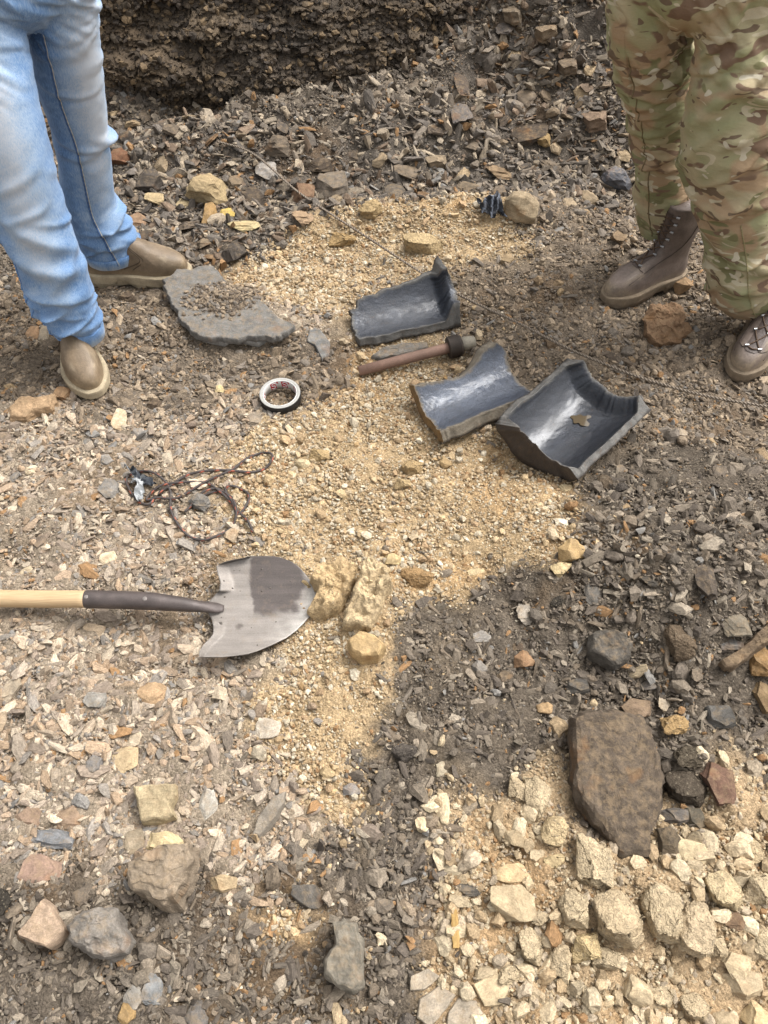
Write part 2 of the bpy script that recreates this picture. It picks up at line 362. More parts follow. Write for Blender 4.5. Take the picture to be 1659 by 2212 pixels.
# ------------------------------------------------------------------ the dug rock face behind
NX, NZ = 620, 300
u, v = np.meshgrid(np.linspace(-2.1, .80, NX), np.linspace(0, 1, NZ), indexing='ij')
def face_pos(u, v):
    z = -.22 + 1.20 * np.minimum(v / .82, 1) - .0 * v
    yb = 3.16 + .07 * np.sin(u * 2.1 + .4) + .05 * fbm(u * 2, 0, 0, 91, 2) + .22 * ss(.10, .8, u) + .10 * ss(-1.0, -1.7, u)
    zz = z + .035 * fbm(u * 2.2, z * 2, 0, 93, 3) + .06 * u
    d = .34 * np.clip(z, -.3, 2) + ss(.82, 1, v) * 1.6
    led = .15 + .03 * np.sin(u * 3) + .02 * vn(u * 5, 0, 0, 95)
    rec = ss(led, led - .05, z) * ss(-.22, -.02, z) * ss(-1.30, -.95, u) * (1 - ss(-.10, .12, u))
    d = d + .030 * rec - .02 * np.exp(-((z - led - .05) / .05) ** 2) * ss(-1.5, -1.1, u) * (1 - ss(.1, .3, u))
    led2 = .33 + .03 * np.sin(u * 4 + 2)
    d = d + .05 * ss(led2 - .02, led2 + .05, z)
    wu = u + .03 * vn(u * 9, zz * 20, 0, 3) + .012 * vn(u * 33, zz * 50, 0, 4); wz_ = zz + .012 * vn(u * 14, zz * 20, 0, 6) + .005 * vn(u * 40, zz * 60, 0, 7)
    b1, f1 = cell(wu * 5, wz_ * 15, 101); b2, f2 = cell(wu * 14, wz_ * 36, 111); b3, f3 = cell(wu * 40, wz_ * 90, 115)
    d = d - .034 * (b1 - .5) + .016 * (1 - ss(0, .07, f1)) - .026 * (b2 - .5) + .012 * (1 - ss(0, .12, f2)) - .015 * (b3 - .5) + .006 * (1 - ss(0, .2, f3))
    d = d - .06 * fbm(u * 2.6, zz * 6, 0, 121, 3)
    return u, yb + d, z + .012 * (b1 - .5), b1, f1, b2, f2
fx, fy, fz, b1, f1, b2, f2 = face_pos(u, v)
me = grid_mesh('rock_face', np.stack([fx.ravel(), fy.ravel(), fz.ravel()], 1), NX, NZ)
wp = np.array([alb(c) for c in [(96,86,75),(84,75,66),(108,96,83),(116,101,83),(76,69,61),(102,90,76),(126,109,88)]])
ci = np.minimum((b1.ravel() * 7).astype(int), 6); cj = np.minimum((b2.ravel() * 7).astype(int), 6)
fc = .86 * (.45 * wp[ci] + .55 * wp[cj]) * (1 + .25 * fbm(fx.ravel() * 8, fz.ravel() * 20, 0, 141, 4))[:, None]
oc = (np.exp(-((fx.ravel() + .17) / .06) ** 2) * ss(.25, .0, fz.ravel()))[:, None] * .75 * ss(-.1, .3, fbm(fx.ravel() * 20, fz.ravel() * 20, 0, 5, 3))[:, None]
fc = fc * (1 - oc) + oc * alb((150, 112, 66))
lf = (ss(-.55, -1.05, fx.ravel()) * .35)[:, None]; fc = fc * (1 - lf) + lf * alb((116, 96, 72))
me.polygons.foreach_set('use_smooth', np.zeros(len(me.polygons), bool)); set_col(me, fc); tag(obj('rock_face', me, M_FACE), kind='structure')

# ------------------------------------------------------------------ stones
def poly_rock(seed, kind):
    """a broken stone in the unit box: a block cut down by planes, its faces then roughened"""
    rg = random.Random(seed); bm = bmesh.new(); bmesh.ops.create_cube(bm, size=1.0)
    def cut(n, d):
        n = Vector(n).normalized()
        bmesh.ops.bisect_plane(bm, geom=bm.verts[:] + bm.edges[:] + bm.faces[:], plane_co=n * d, plane_no=n, clear_outer=True)
        be = [e for e in bm.edges if e.is_boundary]
        if be: bmesh.ops.holes_fill(bm, edges=be, sides=0)
    a0 = rg.random() * 6.28; ns = rg.choice((4, 5, 5, 6, 7))
    for i in range(ns):
        a = a0 + (i + rg.uniform(-.3, .3)) * 6.283 / ns
        cut((math.cos(a), math.sin(a), rg.uniform(-.45, .6)), rg.uniform(.33, .47))
    for i in range(rg.randint(1, 3)):
        a = rg.random() * 6.28; cut((math.cos(a) * .5, math.sin(a) * .5, 1), rg.uniform(.34, .5))
    for i in range(rg.randint(2, 4)):
        a = rg.random() * 6.28; cut((math.cos(a), math.sin(a), rg.uniform(.5, 1.1)), rg.uniform(.42, .56))
    return bm, rg
def finish(bm, name, sub, amp, seed, bev=.025, freq=3.2, strata=0.0, flat_sh=True):
    if bev:
        try: bmesh.ops.bevel(bm, geom=[e for e in bm.edges], offset=bev, segments=1, affect='EDGES', clamp_overlap=True)
        except Exception: pass
    bmesh.ops.triangulate(bm, faces=bm.faces[:])
    for _ in range(sub): bmesh.ops.subdivide_edges(bm, edges=bm.edges[:], cuts=1, use_grid_fill=True)
    bmesh.ops.triangulate(bm, faces=bm.faces[:]); bm.normal_update()
    if amp:
        P = np.array([v.co[:] for v in bm.verts]); N = np.array([v.normal[:] for v in bm.verts])
        d = amp * (fbm(P[:, 0] * freq, P[:, 1] * freq, P[:, 2] * freq, seed, 4) + .4 * fbm(P[:, 0] * freq * 4, P[:, 1] * freq * 4, P[:, 2] * freq * 4, seed + 7, 2))
        if strata: d = d + strata * (vn(P[:, 0] * 1.5, P[:, 1] * 1.5, P[:, 2] * 11, seed + 3)) * (1 - np.abs(N[:, 2]))
        P = P + N * d[:, None]
        for v, p in zip(bm.verts, P): v.co = p
    P = np.array([v.co[:] for v in bm.verts]); lo, hi = P.min(0), P.max(0); P = (P - (lo + hi) / 2) / (hi - lo)
    for v, p in zip(bm.verts, P): v.co = p
    me = bpy.data.meshes.new(name); bm.to_mesh(me); bm.free()
    me.polygons.foreach_set('use_smooth', np.full(len(me.polygons), not flat_sh)); return me
def clod_rock(name, seed, sub=3, amp=.30, freq=2.6, smooth=True):
    bm = bmesh.new(); bmesh.ops.create_icosphere(bm, subdivisions=sub, radius=.5)
    for v in bm.verts:
        pass
    P = np.array([v.co[:] for v in bm.verts])
    d = 1 + amp * fbm(P[:, 0] * freq, P[:, 1] * freq, P[:, 2] * freq, seed, 3) + .45 * amp * (np.abs(vn(P[:, 0] * 8, P[:, 1] * 8, P[:, 2] * 8, seed + 5)) + .6 * vn(P[:, 0] * 17, P[:, 1] * 17, P[:, 2] * 17, seed + 6))
    P = P * d[:, None]; lo, hi = P.min(0), P.max(0); P = (P - (lo + hi) / 2) / (hi - lo)
    for v, p in zip(bm.verts, P): v.co = p
    me = bpy.data.meshes.new(name); bm.to_mesh(me); bm.free()
    me.polygons.foreach_set('use_smooth', np.full(len(me.polygons), smooth)); return me

# small shapes shared by the loose gravel
pcol = bpy.data.collections.new('gravel_shapes')
NCH, NCR = 14, 10
for i in range(NCH):
    bm, rg = poly_rock(100 + i, 'slab'); me = finish(bm, 'chip', 0, 0, i, .03); me.materials.append(M_GRAV)
    pcol.objects.link(bpy.data.objects.new('gravel_shape_%02d' % i, me))
for i in range(NCR):
    me = clod_rock('crumb', 300 + i, 2, .55, 2.8, False) if i % 2 else finish(poly_rock(330 + i, 'round')[0], 'crumb', 1, .10, i, .06, 3.0); me.materials.append(M_GRAV)
    pcol.objects.link(bpy.data.objects.new('gravel_shape_%02d' % (NCH + i), me))

# meshes shared by the bigger stones
SHAPES = {'slab': [], 'block': [], 'round': [], 'clod': []}
for i in range(12):
    bm, rg = poly_rock(500 + i, 'slab'); me = finish(bm, 'stone', 2, .05, 40 + i, .015, 3.2, .05); me.materials.append(M_STONE); SHAPES['slab'].append(me)
for i in range(8):
    bm, rg = poly_rock(540 + i, 'block'); me = finish(bm, 'stone', 2, .065, 60 + i, .022, 3, .05); me.materials.append(M_STONE); SHAPES['block'].append(me)
for i in range(6):
    bm, rg = poly_rock(570 + i, 'round'); me = finish(bm, 'stone', 2, .07, 80 + i, .09, 2.5, 0, False); me.materials.append(M_STONE); SHAPES['round'].append(me)
for i in range(8):
    me = finish(poly_rock(600 + i, 'clod')[0], 'stone', 3, .11, 600 + i, .05, 2.4, 0, False); me.materials.append(M_CLOD); SHAPES['clod'].append(me)
DEFT = {'slab': .30, 'block': .62, 'round': .72, 'clod': .75}

TAKEN = []                                   # (x, y, radius) already covered, kept clear of other stones
def keep(px, py, r): p = at(px, py); TAKEN.append((p[0], p[1], r))
NST = [0]
def stone(p, L, W, T, kind, col, yaw, label, cat, name='stone', group=None, tilt=None, sink=.25, mesh=None):
    rg = random.Random(NST[0] * 31 + 5); NST[0] += 1
    o = bpy.data.objects.new(name, mesh or rg.choice(SHAPES[kind])); COL.objects.link(o)
    t = tilt if tilt is not None else (rg.uniform(-.16, .16), rg.uniform(-.16, .16))
    o.rotation_euler = (t[0], t[1], yaw); o.scale = (L, W, T); o.location = (p[0], p[1], p[2] + T * (.5 - sink))
    lm = sum(col) / 3; ds = .22 if col[0] - col[2] > 74 and col[1] - col[2] < 75 else .05; col = tuple(v * (1 - ds) + lm * ds for v in col)
    o.color = c4(col); TAKEN.append((p[0], p[1], .45 * max(L, W)))
    return tag(o, label, cat, group)
def hero(px, py, w, h, kind, col, label, yaw=None, t=None, cat='stone', name='stone', group=None, tilt=None, sink=.2):
    p = at(px, py + h * .12); d = depth(p); dep = math.asin((CAM_Z - p[2]) / np.linalg.norm(p - C0))
    L = w * d / FPX; T0 = DEFT[kind] if t is None else t
    # height seen = W sin(dep) + T cos(dep)
    W = h * d / FPX / (math.sin(dep) + T0 * .55 * math.cos(dep))
    y = 0 if yaw is None else R_(yaw)
    if yaw is not None and abs(math.sin(y)) > .01: pass
    return stone(p, L, W, T0 * min(L, W) if kind != 'slab' else T0 * min(L, W), kind, col, y, label, cat, name, group, tilt, sink)

def traced(poly, thick, col, label, cat, name, seed, amp=.006, tilt=(0, 0), strata=0, lift=0.0, clod=0.0, inset=.16, K=100, NR=24, z0=None, jag=0.0):
    """a stone with its own outline on the ground, real thickness, broken edges"""
    G = np.array([at(*p) if z0 is None else flat(p[0], p[1], z0) for p in poly]); c = G.mean(0); c[2] = hz(c[0], c[1])
    Q = G[:, :2] - c[:2]; Q = np.vstack([Q, Q[:1]])
    s = np.r_[0, np.cumsum(np.linalg.norm(np.diff(Q, axis=0), axis=1))]; uu = np.linspace(0, s[-1], K, endpoint=False)
    O = np.stack([np.interp(uu, s, Q[:, k]) for k in (0, 1)], 1)
    O *= (1 + .05 * fbm(O[:, 0] * 60, O[:, 1] * 60, 0, seed, 3))[:, None]
    if jag:
        rj = np.random.default_rng(seed); kj = np.linspace(0, 1, 46); O *= (1 + jag * np.interp(np.arange(K) / K, kj, rj.uniform(-1, 1, 46)))[:, None]
    rings = [(r, 1.0) for r in np.linspace(.04, 1 - inset, NR)] + [(1 - inset * .5, .93), (1 - inset * .18, .78), (1, .52), (1.0, .25), (.97, 0), (.9, -.35), (.4, -.4)]
    V, lev = [], []
    for r, hh in rings: V.append(np.c_[O * r, np.full(K, hh * thick)])
    V = np.vstack(V); V = np.vstack([V, [[0, 0, thick]], [[0, 0, -.4 * thick]]])
    x, y, z = V.T
    R = np.hypot(x, y) + 1e-6; side = np.clip(1 - z / thick, 0, 1)
    n = fbm(x * 28, y * 28, z * 28, seed, 4)
    dz = amp * n * 1.4 + tilt[0] * x + tilt[1] * y
    if clod: dz = dz + clod * (np.abs(fbm(x * 22, y * 22, z * 22, seed + 9, 4)) * 1.6 - .3) * thick - .35 * thick * (R / R.max()) ** 2
    if strata: 
        lay = vn(x * 6, y * 3, z / thick * 7, seed + 4) * strata * side; V[:, 0] *= 1 + lay; V[:, 1] *= 1 + lay
        dz = dz + .22 * amp * np.floor(3 * fbm(x * 9, y * 18, 0, seed + 8, 3))
    rn = (amp * 1.2 / R) * fbm(x * 40, y * 40, z * 60, seed + 2, 3); V[:, 0] *= 1 + rn; V[:, 1] *= 1 + rn
    V[:, 2] += dz
    n0 = len(rings); F = [tuple(f) for f in grid_faces(n0, K, True)]
    F = [f[::-1] for f in F]
    F += [(len(V) - 2, (i), (i + 1) % K) for i in range(K)] + [(len(V) - 1, (n0 - 1) * K + (i + 1) % K, (n0 - 1) * K + i) for i in range(K)]
    me = mesh_np(name, V, F, bool(clod)); o = obj(name, me, M_CLOD if clod else M_STONE, None, (c[0], c[1], c[2] + lift)); o.color = c4(col)
    TAKEN.append((c[0], c[1], .5 * float(np.ptp(O, axis=0).mean())))
    return tag(o, label, cat)

# ------------------------------------------------------------------ shell casing fragments
def mat_metal():
    b = NB('blackened_steel'); c = b.attr('col').outputs['Color']; wet = b.attr('wet').outputs['Fac']; co = b.coord('Object')
    n1 = b.noise(co, 45, 5, .65); n2 = b.noise(co, 230, 4, .75); n3 = b.noise(co, 110, 4, .7)
    x = b.mix(.55, c, b.ramp(n1.outputs['Fac'], .3, .7, *g3(.62, 1.4)), 'MULTIPLY')
    x = b.mix(.5, x, b.ramp(n2.outputs['Fac'], .35, .65, *g3(.6, 1.4)), 'MULTIPLY')
    rust = b.math('MULTIPLY', b.ramp(n3.outputs['Fac'], .55, .70), b.math('SUBTRACT', 1.0, wet))
    x = b.mix(b.math('MULTIPLY', rust, .5), x, c4((112, 84, 58)))
    ro = b.n('ShaderNodeMapRange'); b.l(wet, ro.inputs[0]); ro.inputs[3].default_value = .8; ro.inputs[4].default_value = .31
    b.set(Base_Color=x, Roughness=b.math('ADD', ro.outputs[0], b.math('MULTIPLY', b.math('SUBTRACT', n1.outputs['Fac'], .5), .35)), Metallic=b.math('MULTIPLY', wet, .75)); b.l(b.math('MULTIPLY', wet, .55), b.p.inputs['Coat Weight']); b.p.inputs['Coat Roughness'].default_value = .22
    b.p.inputs['Specular IOR Level'].default_value = .55
    n = b.bump(n2.outputs['Fac'], .85, .0030, b.bump(n3.outputs['Fac'], .3, .002)); b.l(n, b.p.inputs['Normal']); return b.m
M_STEEL = mat_metal()
def lnoise(x, seed):
    """jagged line: straight runs between random corners"""
    rg = np.random.default_rng(seed); out = 0
    for st, am in ((.075, .6), (.024, .28), (.008, .14)):
        k = np.cumsum(rg.uniform(.3, 1.7, 200) * st) - st * 4; out = out + am * np.interp(x, k, rg.uniform(-1, 1, 200))
    return out
def trough(name, F0, F1, R, thick, phi0, phi1, rin=None, endcol=None, s0=None, s1=None, seed=0, NS=90, NP=70, jag=.02, cols=None, roll=0.0, lift=0.0):
    """piece of a thick-walled tube lying on the ground like a gutter.  F0->F1: lowest line, angle phi from the bottom (+ is the far side)"""
    F0, F1 = np.array(F0), np.array(F1); F0[2] = hz(F0[0], F0[1]) + lift; F1[2] = hz(F1[0], F1[1]) + lift
    a = F1 - F0; L = np.linalg.norm(a); a /= L; side = np.cross([0, 0, 1.], a); side /= np.linalg.norm(side); up = np.cross(a, side)
    sp = np.unique(np.r_[np.linspace(0, .16, 26), np.linspace(.16, .80, NS - 60), np.linspace(.80, 1, 34)]); NS = len(sp)
    s, q = np.meshgrid(sp, np.linspace(0, 1, NP), indexing='ij')
    p0 = np.vectorize(phi0)(s); p1 = np.vectorize(phi1)(s)
    jn = lambda k: jag / R * lnoise(s * L, seed + k)
    p0 = np.radians(p0) + jn(1); p1 = np.radians(p1) + jn(2)
    ph = p0 + (p1 - p0) * q + roll
    e0 = (s0(q) if s0 else 0 * q) + jag / L * lnoise(q * R * 2.2, seed + 5); e1 = (s1(q) if s1 else 0 * q) + jag / L * lnoise(q * R * 2.2, seed + 6)
    sl = (s + e0 * (1 - s) + e1 * s) * L
    ri = (np.vectorize(rin)(s, q) if rin else np.ones_like(s)) * R
    rough = .0011 * fbm(sl * 40, ph * 6, 0, seed + 20, 4) + .0005 * fbm(sl * 160, ph * 25, 0, seed + 22, 2)
    rim = np.minimum(np.minimum(q, 1 - q) * (p1 - p0) * R, np.minimum(s, 1 - s) * L); 
    def pos(r): return F0 + a * sl[..., None] + (r * np.sin(ph))[..., None] * side - (r * np.cos(ph))[..., None] * up + up * (R + thick)
    inner = pos(ri + rough - 0.0); outer = pos(np.full_like(ri, R + thick) + rough * 2)
    mid = None
    V = np.concatenate([inner.reshape(-1, 3), outer.reshape(-1, 3)]); n = NS * NP
    F = [tuple(f)[::-1] for f in grid_faces(NS, NP)] + [tuple(f) for f in grid_faces(NS, NP, off=n)]
    idx = np.arange(n).reshape(NS, NP)
    # broken rim: bands with rows of their own between inner and outer surface
    loop = list(idx[:, 0]) + list(idx[-1, 1:]) + list(idx[-2::-1, -1]) + list(idx[0, -2:0:-1])
    rows = [loop]; NB_ = 5; extra = []
    for k in range(1, NB_):
        f = k / NB_; base = len(V) + sum(len(e) for e in extra)
        P = V[loop] * (1 - f) + V[[i + n for i in loop]] * f
        cen = V[:n].mean(0); dirn = P - cen; dirn /= np.linalg.norm(dirn, axis=1)[:, None]
        P = P + dirn * (.004 * fbm(P[:, 0] * 70, P[:, 1] * 70, P[:, 2] * 70, seed + 30, 3) - .002)[:, None]
        extra.append(P); rows.append(list(range(base, base + len(loop))))
    rows.append([i + n for i in loop]); V = np.concatenate([V] + extra)
    for k in range(NB_):
        A, B = rows[k], rows[k + 1]
        F += [(A[i], B[i], B[(i + 1) % len(A)], A[(i + 1) % len(A)]) for i in range(len(A))]
    ci = alb(cols[0]); co_ = alb(cols[1]); cr = alb(cols[2])
    col = np.zeros((len(V), 3)); wet = np.zeros(len(V))
    e = ss(.000, .012, rim + .006 * fbm(sl * 60, ph * 10, 0, seed + 40, 3)).ravel()[:, None]
    nn = fbm(sl * 14, ph * 3, 0, seed + 50, 4).ravel()[:, None]
    col[:n] = (cr * (1 - e) + ci * e) * (1 + .35 * nn); wet[:n] = (e[:, 0]) * (.75 + .5 * nn[:, 0])
    col[n:2 * n] = co_ * (1 + .4 * nn); col[2 * n:] = cr * (1 + .4 * fbm(V[2 * n:, 0] * 50, V[2 * n:, 1] * 50, V[2 * n:, 2] * 50, seed + 60, 3))[:, None]
    if endcol is not None:
        lr = np.array([i // NP == 0 for i in loop]); m = np.concatenate([np.zeros(2 * n, bool)] + [lr] * (NB_ - 1)); col[m] = alb(endcol) * (1 + .4 * fbm(V[m, 0] * 60, V[m, 1] * 60, V[m, 2] * 60, 4, 3))[:, None]
        a0 = idx[0]; col[a0] = alb(endcol) * 1.3; col[a0 + n] = alb(endcol)
    c = V[:n].mean(0); c[2] = F0[2]
    me = mesh_np(name, V - c, F, True); set_col(me, col); set_f(me, np.clip(wet, 0, 1), 'wet')
    o = obj(name, me, M_STEEL, None, c); return o, (F0, a, side, up, L)
itp = lambda xs, ys: (lambda s: float(np.interp(s, xs, ys)))
STEELC = [(62,65,72),(66,58,50),(104,101,96)]
GF = 'broken pieces of a thick steel casing'
fa, _ = trough('casing_fragment', at(772, 733), at(985, 688), .122, .026, itp([0, 1], [-18, -22]), itp([0, .08, .1, .3, .32, .55, .8, .90, .93, .965, .975, 1], [42, 44, 54, 58, 60, 62, 66, 68, 80, 83, 70, 58]),
    rin=lambda s, q: 1 - .42 * float(ss(.84, .95, s)), s0=lambda q: -.15 * (1 - q) * 0 - .12 * (q < .2) * 0, seed=3, jag=.013, cols=STEELC)
tag(fa, 'curved dark casing fragment with a tall torn spike, farthest of the three', 'metal fragment', GF)
fb, _ = trough('casing_fragment', at(925, 925), at(1120, 846), .122, .036, itp([0, 1], [-32, -34]), itp([0, .12, .3, .5, .65, .8, .93, 1], [50, 50, 42, 40, 46, 58, 62, 50]),
    seed=8, jag=.012, endcol=(138, 108, 66), cols=[(82, 88, 100), (78, 66, 52), (122, 112, 96)])
tag(fb, 'curved grey casing fragment with a rusty brown cut end, beside its larger neighbour', 'metal fragment', GF)
fc_, fr = trough('casing_fragment', at(1150, 1012), at(1302, 872), .138, .020, itp([0, .1, 1], [-60, -58, -58]), itp([0, .1, .5, 1], [60, 62, 60, 62]),
    rin=lambda s, q: 1 - float(ss(.10, .0, s)) * float(np.interp(q, [0, .3, .55, .7, 1], [.15, .34, .60, .62, .50])) - float(ss(.86, .99, s)) * float(np.interp(q, [0, .5, 1], [.22, .34, .25])), seed=15, jag=.012, endcol=(76, 65, 54), cols=[(56, 59, 66), (66, 57, 49), (106, 103, 98)], NP=80)
tag(fc_, 'largest trough shaped casing fragment, holding a small muddy puddle', 'metal fragment', GF)
# muddy water lying in the largest piece
mw = NB('muddy_water'); mw.set(Base_Color=c4((98, 86, 68)), Roughness=.03); mw.p.inputs['Specular IOR Level'].default_value = .5
F0, a, sd_, up_, L = fr
pc = F0 + a * L * .66 + up_ * (.0226); th = np.arange(40) / 40 * 6.283
rr = .022 * (1 + .45 * vn(np.cos(th) * 2, np.sin(th) * 2, 0, 4))
V = np.vstack([[0, 0, 0], np.stack([np.cos(th) * rr * 1.2, np.sin(th) * rr * .9, 0 * th], 1)])
me = mesh_np('puddle', V, [(0, i + 1, (i + 1) % 40 + 1) for i in range(40)]); o = obj('puddle', me, mw.m, fc_, pc - np.array(fc_.location))
for q in ((770, 700, .07), (850, 690, .09), (930, 660, .09), (910, 620, .09), (930, 890, .08), (1000, 870, .09), (1080, 840, .09), (1130, 960, .1), (1180, 980, .1), (1220, 920, .13), (1290, 880, .12), (1200, 1010, .08)): keep(*q)

# ------------------------------------------------------------------ rusty pipe with a threaded collar
def mat_vc(name, rough=.6, metal=0.0, grain=.4, scale=300, bump=.3, spec=.4, big=25):
    b = NB(name); c = b.attr('col').outputs['Color']; co = b.coord('Object')
    n1 = b.noise(co, big, 5, .65); n2 = b.noise(co, scale, 4, .7)
    x = b.mix(grain, c, b.ramp(n1.outputs['Fac'], .3, .7, *g3(.6, 1.4)), 'MULTIPLY'); x = b.mix(grain, x, b.ramp(n2.outputs['Fac'], .3, .7, *g3(.6, 1.4)), 'MULTIPLY')
    b.set(Base_Color=x, Roughness=rough, Metallic=metal); b.p.inputs['Specular IOR Level'].default_value = spec
    b.l(b.bump(n2.outputs['Fac'], bump, .002, b.bump(n1.outputs['Fac'], bump, .004)), b.p.inputs['Normal']); return b.m
M_RUST = mat_vc('rusty_iron', .7, .15, .5); M_PLAIN = mat_vc('plain_paint', .6, 0, .2)
def lathe_along(name, p, d, prof, mat, col, parent, seg=28, jit=0.0):
    """prof: (distance along d, radius) pairs"""
    d = np.asarray(d, float); d /= np.linalg.norm(d); P = np.array([np.asarray(p) + d * t for t, r in prof]); r = np.array([r for t, r in prof])
    A = np.cross([0, 0, 1.], d); A /= np.linalg.norm(A); B = np.cross(d, A); th = np.arange(seg) / seg * 6.2832
    V = P[:, None] + r[:, None, None] * (np.cos(th)[None, :, None] * A + np.sin(th)[None, :, None] * B)
    V = V.reshape(-1, 3); F = [tuple(f) for f in grid_faces(len(P), seg, True)] + [tuple(range(seg - 1, -1, -1)), tuple(range((len(P) - 1) * seg, len(P) * seg))]
    if jit: V = V + jit * fbm(V[:, 0] * 60, V[:, 1] * 60, V[:, 2] * 60, 5, 3)[:, None] * np.array([.3, .3, 1])
    off = np.array(parent.location) if parent else np.array([0, 0, 0.])
    me = mesh_np(name, V - off, F); cc = np.tile(alb(col), (len(V), 1)) * (1 + .3 * fbm(V[:, 0] * 30, V[:, 1] * 30, V[:, 2] * 30, 9, 3))[:, None]
    set_col(me, cc); return obj(name, me, mat, parent)
pa, pb = at(776, 812), at(975, 768); pa[2] = hz(pa[0], pa[1]) + .020; pb[2] = hz(pb[0], pb[1]) + .034
pd = pb - pa; PL = np.linalg.norm(pd); pd /= PL
pr = empty('rusty_pipe', pa, 'rusty brown pipe with a threaded black collar, lying between the casing fragments', 'pipe')
lathe_along('tube', pa, pd, [(.004, .009), (0, .010), (0, .015), (PL * .5, .0155), (PL, .0155), (PL + .005, .012)], M_RUST, (146, 116, 100), pr, 28, .0012)
pf = [(PL * .955, .016), (PL * .955, .030)]
for k in range(7): pf += [(PL * .955 + .004 + k * .005, .0335), (PL * .955 + .0065 + k * .005, .0300)]
pf += [(PL * .955 + .041, .030), (PL * .955 + .041, .02)]
lathe_along('collar', pa, pd, pf, M_RUST, (66, 56, 48), pr, 32)
lathe_along('cap', pa, pd, [(PL + .026, .019), (PL + .028, .021), (PL + .045, .021), (PL + .058, .018), (PL + .070, .0165), (PL + .072, .012)], M_RUST, (150, 142, 126), pr, 24, .001)
for q in ((800, 805, .04), (860, 792, .05), (920, 780, .05), (985, 760, .06)): keep(*q)

# ------------------------------------------------------------------ roll of tape
tc = at(608, 868); TR = 44 * depth(tc) / FPX; tc[2] = hz(tc[0], tc[1]) + .006; TH = .031
tp = empty('tape_roll', tc, 'roll of black tape with white edge and printed card core, lying on the sand', 'tape roll')
TA, TB = .04, -.03          # it leans slightly towards the photographer
def ring(name, r0, r1, z0, z1, mat, col, parent, seg=72, bevel=.0006):
    prof = [(r0, z0), (r1 - bevel, z0), (r1, z0 + bevel), (r1, z1 - bevel), (r1 - bevel, z1), (r0 + bevel, z1), (r0, z1 - bevel)]
    th = np.arange(seg) / seg * 6.28318; V = np.array([[r * math.cos(t), r * math.sin(t), z] for r, z in prof for t in th])
    n = len(prof); F = [(i * seg + j, i * seg + (j + 1) % seg, ((i + 1) % n) * seg + (j + 1) % seg, ((i + 1) % n) * seg + j) for i in range(n) for j in range(seg)]
    me = mesh_np(name, V, F); set_col(me, np.tile(alb(col), (len(V), 1))); return obj(name, me, mat, parent)
M_TAPE = mat_vc('tape_plastic', .45, 0, .25, 500, .1); M_CARD = mat_vc('card', .8, 0, .15, 400, .1)
core = ring('core', TR * .80, TR * .845, 0, TH + .0010, M_CARD, (226, 224, 218), tp)
ring('tape', TR * .847, TR, 0, TH, M_TAPE, (38, 37, 37), tp)
ring('edge', TR * .855, TR * .985, TH + .0002, TH + .0006, M_CARD, (178, 175, 168), tp)
def core_patch(a0, a1, za, zb, col, name='printed_mark', r=None, slant=0.06):
    r = r or TR * .7985; n = 8; V = []
    for k in range(n + 1):
        t = a0 + (a1 - a0) * k / n
        for z, dt in ((za, 0), (zb, slant)): V.append((r * math.cos(t + dt), r * math.sin(t + dt), z))
    me = mesh_np(name, V, [(2 * k, 2 * k + 1, 2 * k + 3, 2 * k + 2) for k in range(n)]); set_col(me, np.tile(alb(col), (len(V), 1))); obj(name, me, M_CARD, core)
def core_s(t0, w_, za, zb):
    r = TR * .795; pts = [(.95, .80), (.7, .97), (.35, .97), (.1, .80), (.2, .60), (.75, .42), (.9, .22), (.65, .04), (.3, .04), (.05, .2)]
    P = crom([(r * math.cos(t0 - w_ * x), r * math.sin(t0 - w_ * x), za + (zb - za) * y) for x, y in pts], 26)
    V, F = tube(P, .0011, 6, (0, 0, 1)); me = mesh_np('printed_letter', V, F); set_col(me, np.tile(alb((240, 238, 234)), (len(V), 1))); obj('printed_letter', me, M_CARD, core)
for t0 in (1.95, 1.25, .35, 2.95):
    core_patch(t0 - .36, t0, .004, TH - .003, (186, 40, 50)); core_s(t0 - .02, .30, .006, TH - .005)
for t0 in (.85, 1.56): core_patch(t0 - .12, t0, TH - .010, TH - .002, (186, 40, 50))
tp.rotation_euler = (TA, TB, .3); keep(608, 868, TR * .95)

# ------------------------------------------------------------------ shovel
HB = .028
def shp(px, py, up=HB): 
    p = flat(px, py, 0); z = hz(p[0], p[1]) + up; return flat(px, py, z)
base_z = hz(*shp(560, 1310)[:2]) + HB
def fl(px, py, z): return flat(px, py, z)
sh_o = fl(455, 1312, base_z)
sh = empty('shovel', sh_o, 'round mouth shovel with pale wooden handle, lying on the ground', 'shovel')
